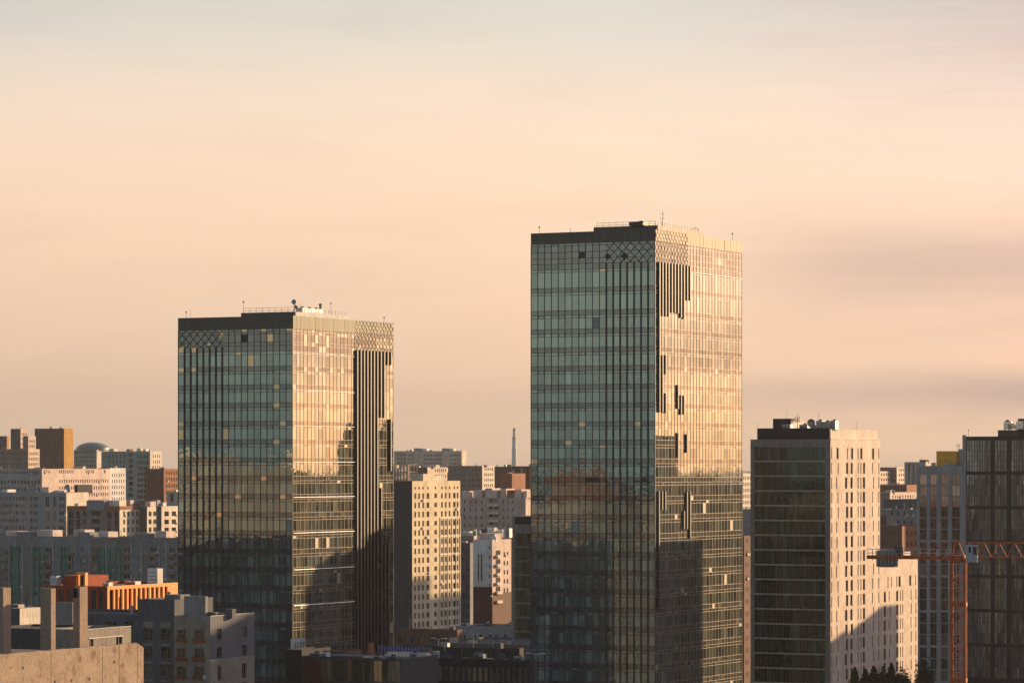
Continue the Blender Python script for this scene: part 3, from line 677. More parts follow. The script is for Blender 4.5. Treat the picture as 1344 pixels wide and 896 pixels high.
# front: deep glazed bands between thin pale slabs
Fr = []
fu0, fu1 = A.fu(990), A.fu(1083)
for j in range(nfl):
    z1 = zt-j*fh; Fr.append((round(fu0, 3), round(fu1, 3), round(z1-fh+.3, 3), round(z1, 3)))
Fr = [f for f in Fr if f[2] > .2]
b = MB(); shell(b, A.l, A.r, A.H, Fr, Sr, 0, 1, 2)
b.build('wall', ['stone', 'beige', 'roof'], root)
place_windows(root, 'S', Sr, 'plain', 'dglass', 'winframe')
rng = random.Random(3)
nb = 22; bw = (fu1-fu0)/nb; bm = MB(); bm.box(-bw/2+.03, bw/2-.03, 0, .05, 0, fh-.42); gme = bm.mesh('glass_pane', ['gglass'])
for j, f in enumerate(Fr):
    if j >= 13: break
    for i in range(nb): link('glass_pane', gme, root, (fu0+(i+.5)*bw, .16+rng.uniform(-.01, .01), f[2]+.06), (0, 0, rng.gauss(0, .002)))
bq = MB()
for f in Fr[13:]:
    for i in range(nb): bq.quad((fu0+i*bw+.03, .17, f[2]+.06), (fu0+(i+1)*bw-.03, .17, f[2]+.06), (fu0+(i+1)*bw-.03, .17, f[3]-.06), (fu0+i*bw+.03, .17, f[3]-.06))
if bq.f: bq.build('glass_pane', 'gglass', root, stuff=True)
for f in Fr:
    boxpart('floor_slab', 'palestone', root, fu0+.03, fu1-.03, -.12, .2, f[2]-.27, f[2]-.03)
    boxpart('transom', 'frame', root, fu0+.03, fu1-.03, .09, .15, f[2]+(.75), f[2]+.83)
for j in range(nfl):
    z = zt-j*fh-2.98
    if z > .3: boxpart('string_course', 'beige', root, -.03, .045, .1, A.r-.1, z-.05, z+.05)
# white cap on the parapet
boxpart('coping', 'white', root, -.35, .09, .1, A.r, A.H+.005, A.H+.15)
# setback penthouse
pw = A.z(563)
boxpart('penthouse_front', 'black', root, -A.l+1.0, -.9, 1.6, 2.0, A.H-.7, pw+.3)
boxpart('penthouse_side', 'beige', root, -.9, -.6, 1.6, A.r-.3, A.H-.7, pw)
boxpart('penthouse_roof', 'roof', root, -A.l+1.0, -.9, 2.0, A.r-.3, pw-.5, pw-.3)
xx0, xx1 = A.fu(1008), A.fu(1031)
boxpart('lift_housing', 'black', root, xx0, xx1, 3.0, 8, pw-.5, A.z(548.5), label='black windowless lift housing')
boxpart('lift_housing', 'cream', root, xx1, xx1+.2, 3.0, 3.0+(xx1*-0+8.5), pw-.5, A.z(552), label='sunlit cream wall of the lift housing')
# wing
wu0 = A.r; wu1 = A.su(1204.5); wt = A.z(735, su=A.su(1157))
Wr = []
fw = lambda z: 960+z/4.573
zt2 = A.z(757, su=A.su(1165)); j = 0
while zt2-j*fh-2.6 > .3:
    z1 = zt2-j*fh; z0 = z1-2.55
    pat = [(940, 0), (962, 0), (992, 0), (1009, 1), (1073, 1), (1106, 0)] if j == 0 else [(921, 1), (953-(j % 2)*6, 0), (995, 1), (1015, 0), (1028, 0), (1078, 0) if j % 2 else (1079.5, 0), (1107, 0)]
    for zx, wd in pat:
        u = A.su(fw(zx)); hw = .72 if wd else .3
        Wr.append((round(u-hw, 3), round(min(u+hw, wu1-.2), 3), round(z0, 3), round(z1, 3)))
    j += 1
b = MB(); shell(b, A.l*.8, wu1-wu0-.01, wt, [], Wr, 1, 1, 2, y0=wu0+.01); b.build('wing_wall', ['stone', 'beige', 'roof'], root)
place_windows(root, 'S', Wr, 'plain', 'dglass', 'winframe')
boxpart('wing_penthouse', 'pink', root, -7, -1.4, A.su(1168), A.su(1202), wt-.6, A.z(724, su=A.su(1190)))
for k in range(j+1):
    z = zt2-k*fh-2.98
    if z > .3: boxpart('string_course', 'beige', root, -.03, .04, wu0+.1, wu1-.1, z-.05, z+.05)
# roof gear
pz = pw-.3
antenna(A, A.fu(1024), 4, A.z(549), 2.2, 'short rod on the black lift housing of the beige tower', s=.4)
antenna(A, xx1+1.2, 4.5, pz, A.z(543)-pz, 'pair of upright panel antennas beside the black lift housing', 'cross', s=1)
antenna(A, A.fu(1066), 4, pz, A.z(542)-pz, 'tallest thin mast in the middle of the beige tower roof', s=.7)
antenna(A, -2, 22, pz, 2.4, 'thin rod at the right end of the beige tower penthouse', s=.4)
antenna(A, A.fu(992), 1, A.H-.7, A.z(552)-A.H+.7, 'thin rod at the left edge of the beige tower roof', s=.35)
antenna(A, A.fu(1059.5), 3, pz, A.z(553)-pz, 'white dome topped dish mast on the beige tower roof', 'dish', s=1.1)
for k, (p, ww, hh, lb) in enumerate(((1027, 2.0, 1.1, 'low pale roof unit in front of the lift housing'), (1049, 2.0, 1.0, 'wide low roof unit left of the dish mast'), (1069, 1.4, 1.9, 'steel roof unit right of the tallest thin mast'),
                         (1078, 2.3, 1.7, 'large steel roof unit near the right end of the black band'), (1086, 1.2, 1.9, 'narrow upright roof unit at the right end of the black band'))):
    roof_unit(A, A.fu(p), 3.2+k*.3, pz, ww, 2, hh+.4, lb, 'steel', 'roof units on the beige tower')

# ------------------------------------------------------------------ grey building, yellow box and black framed block at right
S = bld('grey block with four tall window strips behind the crane mast', 1203, 1330, 1400, 611, 1000, 'lgrey', name='office_block', cat='office block', r=30,
        F=[(1206.5, 1216.3, 1, .92, 622, 3.3, .94, 3, 'bglass', 'cross'), (1220.5, 1229.5, 1, .92, 622, 3.3, .94, 3, 'bglass', 'cross'), (1234.5, 1244.3, 1, .92, 622, 3.3, .94, 3, 'bglass', 'cross'), (1249, 1260, 1, .92, 622, 3.3, .94, 3, 'bglass', 'cross')]
        + [(a, c, 1, .92, 665+46*k, 3.3, .94, 3, 'dglass', 'cross') for k in range(5) for a, c in ((1206.5, 1216.3), (1220.5, 1229.5), (1234.5, 1244.3), (1249, 1260))])
zb = S.H
yb = thing('roof_house', 'yellow clad roof house on top of the grey block', 'roof house', (*local(S, S.fu(1224.5), 3), 0), -ALPHA)
ww = (S.fu(1250)-S.fu(1224.5))
b = MB(); facade(b, 'F', 0, ww, zb-.7, S.z(591.5), [(1.2, 1.5, zb+1, zb+2), (2.5, 2.8, zb+1, zb+2), (3.6, 3.9, zb+1, zb+2)]); b.box(0, ww, .25, 7, zb-.7, S.z(591.5)-.02); b.build('wall', 'yellow', yb)
wb = thing('roof_house', 'pale roof house between the yellow one and the black framed block', 'roof house', (*local(S, S.fu(1251), 5), 0), -ALPHA)
boxpart('wall', 'lgrey', wb, 0, 5, 0, 5, zb-.7, S.z(590)); boxpart('roof_slab', 'white', wb, -.2, 5.2, -.2, 5.2, S.z(590)+.01, S.z(588.5))
roof_unit(S, S.fu(1245), 2, S.H-.7, 3.5, 2, 1.4, 'low ventilation unit on the grey block roof below the yellow house', 'steel')
antenna(S, S.fu(1246), 8, S.z(591), 2.2, 'small cross arm antenna above the yellow roof house', 'cross', s=.9)

E = Site(1264, 1420, 1470, 900, 572)
root = thing('framed_block', 'black framed block with three storey glass bays at the right edge', 'office block', (E.X, E.d, 0), -ALPHA)
zE = E.H
bays = [(1268.5, 1299.8), (1305.5, 1321), (1327.5, 1344.5), (1350, 1366), (1372, 1388), (1394, 1410)]
tops = [577.5+45.2*k for k in range(8)]
Fr = []
for (a, c) in bays:
    ua, uc = E.fu(a), E.fu(c)
    for k, t_ in enumerate(tops):
        z1 = E.z(t_, fu=-20); z0 = E.z(t_+41, fu=-20)
        if z0 > .5: Fr.append((round(ua, 3), round(uc, 3), round(z0, 3), round(z1, 3)))
b = MB(); shell(b, E.l, 30, E.H, Fr, [], 0, 0, 2, par=.5)
b.build('wall', ['black', 'black', 'roof'], root)
boxpart('pilaster', 'grey', root, -E.l-.05, -E.l+.9, -.35, .3, 0, E.H+.4, label='grey pilaster up the left edge')
pc = 0; rb = MB(); mu = MB()
for f in Fr:
    n = max(3, round((f[1]-f[0])/.75)); p = (f[1]-f[0])/n; hh = (f[3]-f[2])/3
    for i in range(n):
        for k in range(3):
            x0, x1 = f[0]+i*p+.03, f[0]+(i+1)*p-.03; za, zb_ = f[2]+k*hh+.04, f[2]+(k+1)*hh-.04
            t_ = [rng.gauss(0, .0012) for _ in range(4)]
            if f[0] < E.fu(1350) and pc < 298 and i % 1 == 0:
                key = ('E', round(p, 2), round(hh, 2))
                if key not in WIN:
                    q = MB(); q.box(-p/2+.03, p/2-.03, 0, .05, 0, hh-.08); WIN[key] = q.mesh('glass_pane', ['bglass'])
                link('glass_pane', WIN[key], root, ((x0+x1)/2, .12, za), (rng.gauss(0, .001), 0, rng.gauss(0, .001))); pc += 1
            else: rb.quad((x0, .12+t_[0], za), (x1, .12+t_[1], za), (x1, .12+t_[2], zb_), (x0, .12+t_[3], zb_))
        if i: mu.box(f[0]+i*p-.09, f[0]+i*p+.09, .0, .2, f[2], f[3])
    for k in range(1, 6): mu.box(f[0], f[1], .05, .2, f[2]+k*hh/2-.05, f[2]+k*hh/2+.05)
rb.build('glass_pane', 'bglass', root, stuff=True); mu.build('glazing_bars', 'frame', root, stuff=True)
boxpart('penthouse', 'charcoal', root, E.fu(1305), -1, 3, 25, E.H-.5, E.z(564, fu=-20))
boxpart('penthouse', 'black', root, E.fu(1333), -1, 2, 2.9, E.H-.5, E.z(549, fu=-16), label='tall black screen wall at the right')
antenna(E, E.fu(1269.5), 1, E.H, 1.6, 'ball topped pole at the left corner of the black framed block', 'ball', s=.7)
antenna(E, E.fu(1342), 2.4, E.z(549, fu=-16), 2.6, 'thin rod on the black screen wall at the right edge', s=.7)
for p, ww, hh, lb in ((1321, 2.2, 2.2, 'round topped steel roof unit at the left of the framed block'), (1327, 2.6, 1.5, 'middle silver roof unit on the framed block'), (1337, 2.0, 2.3, 'silver roof unit in front of the black screen wall')):
    roof_unit(E, E.fu(p), 1.4, E.z(564, fu=-20), ww, 1.1, hh, lb, 'alu', 'silver roof units on the black framed block')
antenna(E, E.fu(1319), 2.5, E.z(564, fu=-20), 2.4, 'dish antenna left of the silver roof units', 'dish', s=.8)

# ------------------------------------------------------------------ middle beige apartment tower
Sm = Site(517, 541, 604, 1050, 631)
root = thing('apartment_tower', 'yellow beige apartment tower with a plain end wall toned dark for shade, between the glass towers', 'apartment tower', (Sm.X, Sm.d, 0), -ALPHA)
Sr = []; fz = lambda z: 500+z/5.273
zrow = EYE+(612-(560+458/5.273))/FPX*1062
cols = [237, 264, 292, 325, 378, 422, 448, 475, 508, 530]
for zx in cols:
    u = Sm.su(fz(zx)); Sr.append((round(u-.5, 3), round(u+.5, 3), round(Sm.H-2.6, 3), round(Sm.H-1.8, 3)))
for j in range(20):
    z1 = zrow-j*2.82; z0 = z1-1.75
    if z0 < 1: break
    for zx in cols:
        u = Sm.su(fz(zx)); hw = .58 if zx not in (325, 378, 508) else .85
        if zx == 378: Sr.append((round(u-hw, 3), round(u+hw, 3), round(z0+.2, 3), round(z1-.1, 3), 'black', 'plain'))
        else: Sr.append((round(u-hw, 3), round(u+hw, 3), round(z0, 3), round(z1, 3)))
Sr = [(max(q[0], .2), min(q[1], Sm.r-.2))+tuple(q[2:]) for q in Sr]
b = MB(); shell(b, Sm.l, Sm.r, Sm.H, [], Sr, 0, 1, 2); b.build('wall', ['charcoal', 'yellowish', 'roof'], root)  # charcoal end wall holds the shade of the unlit face in its colour
place_windows(root, 'S', Sr, 'split', 'dglass', 'winframe')
# raised two-storey frame on the right half
ua, ub = Sm.su(577), Sm.su(604)
zf = EYE+(612-(560+625/5.273))/FPX*1075
k = 0; z = zf
while z > 4:
    boxpart('frame_band', 'cream', root, .003, .22, ua, ub, z-.35, z+.05); z -= 5.64
for zx in (410, 436, 461, 491, 519, 547):
    u = min(max(Sm.su(fz(zx)), ua+.1), ub-.1); boxpart('frame_upright', 'cream', root, .006, .2, u-.2, u+.2, .5, zf-.4)
boxpart('roof_housing', 'yellowish', root, -5, -1, Sm.su(559), Sm.su(574), Sm.H-.7, Sm.H+2.2)
boxpart('roof_housing', 'cream', root, -5, -1.3, Sm.su(575), Sm.su(588), Sm.H-.7, Sm.H+1.6)
for (zx, zy) in ((290, 508), (524, 566), (287, 700), (316, 763), (510, 882), (330, 1010), (420, 1085), (490, 1125)):
    u = Sm.su(fz(zx)); z = EYE+(612-(560+zy/5.273))/FPX*(1050+CA*u)
    boxpart('air_conditioner', 'wwhite', root, .08, .55, u-.5, u+.5, z-.3, z+.3)

# far white block, frame block and the row on the horizon
bld('long pale grey slab block on the horizon between the glass towers', 517, 606, 612, 591.5, 2500, 'palestone', 'cream', F=[(521, 533, 3, .6, 595, 3.0, .55, 4), (535, 543, 3, .6, 596, 3, .45, 4), (556, 580, 8, .6, 596, 3, .45, 4), (591, 604, 5, .6, 596, 3, .45, 4)],
    boxes=((543, 553, 588, 'palegreen', .3), (554, 560, 588.5, 'wwhite', .3), (580, 590, 588, 'palegreen', .3), (590, 595, 588.5, 'wwhite', .3)))
fr = Site(515.5, 536, 540, 1500, 609)
t = thing('concrete_frame', 'bare concrete frame building just right of the shorter glass tower', 'unfinished building', (fr.X, fr.d, 0), -ALPHA)
for k in range(6): boxpart('column', 'pink', t, -fr.l+k*fr.l/5-.2, -fr.l+k*fr.l/5+.2, 0, .4, 0, fr.H)
for k in range(8): boxpart('floor_slab', 'taupe', t, -fr.l, 0, .1, 8, fr.H-.3-k*3.2, fr.H-k*3.2)
for k in range(6): boxpart('column', 'taupe', t, -fr.l+k*fr.l/5-.2, -fr.l+k*fr.l/5+.2, 7.5, 7.9, 0, fr.H-.31)
bld('dark brown block on the horizon left of the beige gabled one', 534, 561, 587, 613, 1750, 'brown', 'beige', F=[(536, 560, 7, .5, 615.5, 3.0, .5)], Sd=[(570, 586, 6, .5, 615, 3.0, .55)])
bld('brown and cream block with a lit narrow end left of the red wall', 588, 633, 650, 611, 1900, 'taupe', 'cream', F=[(592, 612, 6, .5, 614, 3, .5, None), (614, 632, 4, .55, 614, 3, .5)], Sd=[(635, 648, 5, .5, 613.5, 3.0, .55)])
bld('dark block with a brick red lower wall beyond the taller glass tower', 649, 673, 676, 612, 1850, 'brown', 'brick', F=[(651, 672, 5, .4, 614, 3, .4, 2)])
bld('brick red low block before the dark horizon row', 656, 672, 675, 621, 1700, 'brick', 'rust', r=15, F=[(657, 672, 6, .35, 624, 3, .35)])
bld('dark maroon block with pale vertical strips at the taller tower edge', 673, 696, 706, 611.5, 1800, 'maroon', 'brown', F=[(683, 686, 1, .9, 613, 40, .9, 1, 'palegreen', 'plain'), (675, 682, 2, .5, 614, 3, .5), (687, 696, 3, .6, 614, 3, .5)])
# minaret-like column tower
mt = thing('column_tower', 'slender tapering stone tower alone on the horizon', 'tower', (world_at(675, 3000), 3000, 0))
zz = lambda py: EYE+(612-py)/FPX*3000
b = MB(); b.lathe([(2.5, 0), (2.4, zz(611)), (2.15, zz(596)), (2.15, zz(588)), (1.9, zz(587.6)), (1.75, zz(575))], n=12); b.build('shaft', 'white', mt)
b = MB(); b.lathe([(1.75, zz(575)), (2.3, zz(574.6)), (2.3, zz(573.5)), (1.4, zz(573.4)), (1.25, zz(564)), (1.6, zz(563.6)), (1.6, zz(562.6)), (.9, zz(562.5)), (.5, zz(561)), (.01, zz(560.6))], n=12); b.build('lantern', 'white', mt)

# T: long brownish row house; U: white block with dark base
S = bld('long taupe apartment block with balconies and sunlit roof boxes behind the beige tower', 600, 690, 702, 653, 1400, 'shadepink', 'pink',
        F=[(606, 636, 4, .28, 656, 3.2, .45, None), (641, 655, 2, .8, 653, 3.2, .5, None), (658, 676, 3, .28, 656, 3.2, .45)], par=.8,
        boxes=((605, 615, 644, 'pink', 1, 7), (620, 631, 643, 'pink', 1, 6), (634, 643, 640.5, 'pink', 2, 8), (644, 650, 643, 'pink', 1, 6), (652, 660, 641, 'pink', 3, 8), (664, 674, 643, 'rust', 1, 5), (674, 683, 642, 'pink', 1, 8), (685, 690, 644, 'pink', 1, 6)))
for k in range(7):
    z = S.z(653+3)-k*3.2; boxpart('balcony', 'pink', S.root, S.fu(641), S.fu(656), -1.1, 0-.003, z-2.6, z-1.7)
U = bld('white block with brown base and two dark tall slots beyond the beige tower', 621, 646, 671, 708, 1130, 'white', 'pink', F=[(625, 631, 1, .30, 727, 8.9, .98, 1, 'dglass', 'flush'), (629, 635, 1, .35, 727, 8.9, .98, 1, 'dglass', 'flush'), (641, 644, 1, .6, 716, 3.1, .4)],
        Sd=[(650, 657, 1, .85, 722, 3.0, .62, None, 'dglass', 'split'), (660, 668, 2, .5, 724, 3.0, .5)], boxes=((624, 644, 700, 'pink', 3, 5),))
boxpart('base_cladding', 'maroon', U.root, -U.l-.04, .04, -.08, .04, 0, U.z(770), label='dark brown lower wall')
boxpart('base_cladding', 'brown', U.root, .003, .08, .1, U.r-.1, 0, U.z(778), label='brown lower wall on the sunlit side')
for k in range(6): boxpart('balcony', 'cream', U.root, .003, .9, U.su(650), U.su(657), U.z(730)-k*3.0-.5, U.z(730)-k*3.0+.45)
bld('narrow dark slab with balconies against the right side of the beige tower', 600, 617, 621, 712, 1120, 'dgrey', 'grey', F=[(606, 616, 2, .7, 718, 3, .7)])
bld('lower pink block with a plain sunlit roof box behind the white block', 598, 622, 640, 703, 1160, 'taupe', 'pink', F=[(606, 620, 4, .4, 707, 3, .4)])
for k, (p, dd, hh, mt_, lb) in enumerate(((612, 1165, 2.4, 'white', 'leftmost pale roof unit behind the white block'), (618, 1170, 3.0, 'palegreen', 'green glazed roof unit second from the left'), (625, 1175, 2.6, 'palegreen', 'wide green glazed roof unit'),
                                (636, 1170, 3.2, 'dgrey', 'dark grey roof unit in the middle of the clutter'), (644, 1168, 3.6, 'white', 'white upright roof unit'), (655, 1170, 3.0, 'white', 'white roof unit near the right end'), (664, 1172, 3.4, 'steel', 'steel roof unit at the right end'))):
    q = Site(p-3, p+2, p+4, dd, 703); roof_unit(q, 0, 0, q.z(706), 2.6, 2.2, hh, lb, mt_, 'roof units behind the white block')
# carrier block for the clutter
bld('flat roofed block carrying the roof clutter behind the white block', 600, 674, 680, 705, 1185, 'taupe', 'pink', F=[(606, 670, 16, .4, 708, 3, .4, 2)], r=18)
# V: narrow glazed tower left of tower 2
V = Site(672.5, 712, 722, 850, 677)
root = thing('office_block', 'narrow glazed block with stone edge and dark parapet tucked behind the taller tower', 'office block', (V.X, V.d, 0), -ALPHA)
Fr = []; zt = V.z(700); k = 0
while zt-k*3.5-3.1 > .5: Fr.append((round(V.fu(676.3), 3), -.3, round(zt-k*3.5-3.15, 3), round(zt-k*3.5, 3))); k += 1
b = MB(); shell(b, V.l, 25, V.H, Fr, [], 0, 0, 2); b.build('wall', ['stone', 'stone', 'roof'], root)
boxpart('parapet_cladding', 'black', root, V.fu(676), -.2, -.06, -.003, V.z(688), V.H-.2)
n = 9; p = (Fr[0][1]-Fr[0][0])/n; q = MB(); q.box(-p/2+.03, p/2-.03, 0, .05, 0, 3.05); me = q.mesh('glass_pane', ['gglass'])
for f in Fr:
    for i in range(n): link('glass_pane', me, root, (f[0]+(i+.5)*p, .1, f[2]+.05), (rng.gauss(0, .001), 0, rng.gauss(0, .001)))

# low buildings in the middle
Wl = bld('low white building with seven windows in the shade below the beige tower', 597, 690, 720, 823, 900, 'lgrey', r=16, name='low_building', cat='building', F=[(600, 613, 2, .45, 832, 3, .8, 1), (619, 635, 2, .45, 832, 3, .8, 1), (639, 655, 2, .5, 832, 3, .8, 1), (659, 668, 1, .5, 832, 3, .8, 1)], par=.4)
bld('dark low wing left of the low white building', 520, 600, 610, 826, 880, 'brown', r=3, name='low_building', cat='building', F=[(522, 545, 3, .5, 834, 3, .6, 1), (560, 592, 3, .5, 834, 3, .6, 1)], par=.4)
bld('long dark flat roof before the white low building', 560, 690, 720, 846, 800, 'dgrey', r=30, name='low_building', cat='building', F=[(565, 690, 24, .35, 849, 3, .6, 1)], par=.4)
# X: podium with bronze reflecting glass
Pd = Site(396, 527, 560, 560, 864)
root = thing('podium_building', 'low bronze glass podium at the foot of the towers with cluttered roof', 'building', (Pd.X, Pd.d, 0), -ALPHA)
Fr = [(round(-Pd.l+.4, 3), -.3, round(Pd.H-.4-(k+1)*3.7+.2, 3), round(Pd.H-.4-k*3.7, 3)) for k in range(4)]
b = MB(); shell(b, Pd.l, 13, Pd.H, Fr, [], 0, 0, 2, par=.5); b.build('wall', ['charcoal', 'charcoal', 'roof'], root)
n = 22; p = (Fr[0][1]-Fr[0][0])/n; me1 = MB(); me1.box(-p/2+.03, p/2-.03, 0, .05, 0, 3.4); meA = me1.mesh('glass_pane', ['aglass']); meB = me1.mesh('glass_pane', ['maroon']); meC = me1.mesh('glass_pane', ['rust'])
for f in Fr:
    for i in range(n): link('glass_pane', meB if i < 4 else (meC if (i == 14 and f[3] < Pd.H-3) else meA), root, (f[0]+(i+.5)*p, .1, f[2]+.05), (rng.gauss(0, .002), 0, rng.gauss(0, .003)))
rails = thing('construction_fence', 'row of blue netted fence posts along the podium roof edge', 'fence', (Pd.X, Pd.d, Pd.H-.5), -ALPHA)
ua, ub = Pd.fu(455), Pd.fu(519)
for k in range(17):
    x = ua+(ub-ua)*k/16; b = MB(); b.bar((x, 11, 0), (x, 11, 2.0), .05, 4); b.build('post', 'steel', rails)
    if k < 16:
        b = MB(); z0 = 1.0+rng.random()*.4; b.box(x+.1, x+(ub-ua)/16-.1, 10.98, 11.02, z0, z0+.5); b.build('netting', 'blue', rails)
for k, (px, y, ww, hh, mt_, lb) in enumerate(((497, 10, 8.5, 1.0, 'beige', 'long pale stack of boards lying below the blue fence'), (448, 10, .7, 2.4, 'rust', 'upright rusty machine standing on the podium roof'), (440, 6, 2.2, 1.2, 'rust', 'rusty skip at the middle of the podium roof'),
                               (410, 8, 2.6, 1.1, 'brown', 'brown crate at the left of the podium roof'), (425, 10, 3.0, .9, 'stone', 'flat grey pallet stack beside the rusty skip'), (471, 5, 3.4, .5, 'cream', 'thin cream board stack at the roof edge'), (516, 11, 2.4, 1.7, 'dgrey', 'dark cabin at the right end of the podium roof'))):
    X, Y = local(Pd, Pd.fu(px), y); t = thing('site_material', lb, 'site material', (X, Y, Pd.H-.5), -ALPHA)
    nn = 3 if hh < 1.6 else 4
    for j in range(nn):
        sh = .12*j*ww/nn if hh < 1.6 else .1*j
        boxpart('layer' if hh < 1.6 else 'section', mt_, t, -ww/2+sh, ww/2-sh*.5, -.9+.1*j, .9-.05*j, hh*j/nn+.005, hh*(j+1)/nn)
bld('dark block filling the foot of the picture right of the podium', 527, 695, 699, 866, 600, 'black', r=2.5, name='low_building', cat='building', gm='aglass', F=[(530, 695, 22, .7, 872, 3.6, .7)], style='split', par=.4)
bld('small pale building glinting at the foot of the shorter tower', 381.5, 383, 402, 838, 640, 'white', 'cream', name='low_building', cat='building', r=5, Sd=[(386, 401, 4, .5, 841, 3, .6, 2)])
bld('black service block left of the bronze glass podium', 375, 396, 402, 852, 585, 'black', 'black', name='low_building', cat='building', r=10, par=.3)
bld('long low roof with pale edge right of the podium', 520, 676, 690, 851, 700, 'charcoal', 'charcoal', r=4, name='low_building', cat='building', F=[(530, 676, 30, .4, 853, 3, .5, 2)], par=.3)
b = MB()

def lamp_post(px, d, top, label, group=None):
    H = EYE+(HZ-top)/FPX*d; t = thing('street_lamp', label, 'street lamp', (world_at(px, d), d, 0), -ALPHA, group)
    b = MB(); b.bar((0, 0, 0), (0, 0, H), .14, 6, r2=.08); b.build('pole', 'steel', t)
    for sx in (-1, 1):
        b = MB(); b.bar((0, 0, H-.1), (sx*1.1, 0, H+.15), .06, 5); b.box(sx*1.5-.45, sx*1.5+.45, -.16, .16, H+.08, H+.24); b.build('lamp_head', 'wwhite', t)
lamp_post(575.5, 770, 838, 'double headed street lamp left of the low white building')
lamp_post(703, 640, 858, 'double headed street lamp at the foot of the taller tower')
ld = Site(527, 695, 699, 600, 866)
for k, (p, y, w_, d_, h_, mt_, lb) in enumerate(((536, 1.2, 1.6, .9, .8, 'steel', 'small steel vent at the left end of the black roof'), (556, .6, 2.6, .7, .5, 'stone', 'flat stone coloured duct box on the black roof'), (583, .8, 1.4, 1.0, .9, 'dgrey', 'dark cowled vent on the black roof'),
                                        (626, .7, 6.0, .8, .5, 'palestone', 'long pale duct along the black roof edge'), (652, .9, 3.2, .8, .45, 'palestone', 'shorter pale duct right of the long one'), (678, 1.0, 1.6, 1.2, 1.0, 'steel', 'steel vent at the right end of the black roof'))):
    roof_unit(ld, ld.fu(p), y, ld.H-.4, w_, d_, h_, lb, mt_, 'vents on the black roof by the podium', fans=1 if w_ < 2 else 2)
for k, (p, y, w_, h_, mt_, lb) in enumerate(((604, 3, 1.8, 1.0, 'steel', 'steel unit at the left corner of the low white building roof'), (628, 6, 2.4, .8, 'dgrey', 'dark unit in the middle of the low white building roof'), (661, 4, 1.6, 1.2, 'steel', 'steel unit at the right end of the low white building roof'))):
    roof_unit(Wl, Wl.fu(p), y, Wl.H-.4, w_, 1.6, h_, lb, mt_, 'units on the low white building roof')
fn = thing('yard_fence', 'long pale picket fence before the low white building', 'fence', (world_at(560, 790), 790, 0), -ALPHA)
fs = Site(560, 676, 690, 790, 851)
fn.location = (fs.X, fs.d, fs.H-2.2)
fl_ = fs.l; nn = 34
for k in range(nn+1):
    b = MB(); x = -fl_+fl_*k/nn; b.box(x-.05, x+.05, -.05, .05, 0, 2.2); b.build('post', 'khaki', fn)
for q in (.5, 1.3, 2.1):
    b = MB(); b.box(-fl_, 0, -.08, -.055, q-.05, q+.05); b.build('rail', 'khaki', fn)

for k, (p, y, w_, h_, mt_, lb) in enumerate(((404, 3, 2.2, .9, 'steel', 'steel unit at the left end of the podium roof edge'), (419, 2, 1.2, 1.1, 'white', 'small white unit on the podium roof'), (433, 9, 1.6, 1.3, 'dgrey', 'dark grey unit between the crate and the skip'), (487, 2.5, 1.2, .8, 'steel', 'steel unit before the pale board stack'), (505, 3, 1.8, .7, 'stone', 'flat stone coloured unit near the right end of the podium'), (522, 6, 1.3, 1.2, 'steel', 'steel unit at the right corner of the podium roof'))):
    roof_unit(Pd, Pd.fu(p), y, Pd.H-.5, w_, 1.3, h_, lb, mt_, 'units on the podium roof')
pp = thing('roof_pipe', 'long thin steel pipe run along the podium roof', 'pipe', (Pd.X, Pd.d, Pd.H-.5), -ALPHA)
b = MB(); b.bar((Pd.fu(402), 4.5, .5), (Pd.fu(520), 4.5, .5), .14, 8); b.build('pipe', 'steel', pp)
b = MB(); x = Pd.fu(402)
while x < Pd.fu(520): b.box(x-.06, x+.06, 4.4, 4.6, 0, .4); x += 2.2
b.build('pipe_supports', 'dsteel', pp)

# ------------------------------------------------------------------ left: distant cluster
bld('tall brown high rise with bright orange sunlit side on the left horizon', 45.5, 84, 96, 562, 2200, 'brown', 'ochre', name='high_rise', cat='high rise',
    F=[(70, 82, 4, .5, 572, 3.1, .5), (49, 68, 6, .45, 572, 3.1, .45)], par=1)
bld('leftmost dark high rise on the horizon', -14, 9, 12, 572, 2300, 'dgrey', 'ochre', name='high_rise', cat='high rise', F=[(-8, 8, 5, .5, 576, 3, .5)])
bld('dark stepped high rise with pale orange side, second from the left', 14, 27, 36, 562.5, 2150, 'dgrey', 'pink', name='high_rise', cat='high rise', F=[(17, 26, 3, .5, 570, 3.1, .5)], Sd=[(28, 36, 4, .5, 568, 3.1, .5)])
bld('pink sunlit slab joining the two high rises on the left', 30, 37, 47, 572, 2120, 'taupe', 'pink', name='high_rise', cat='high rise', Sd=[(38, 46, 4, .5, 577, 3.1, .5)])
bld('brown lower block with round sunlit corner at the far left', -20, 37, 52, 589, 2000, 'taupe', 'beige', F=[(0, 36, 12, .5, 593, 3.1, .5)], Sd=[(38, 51, 6, .5, 593, 3.1, .6)])
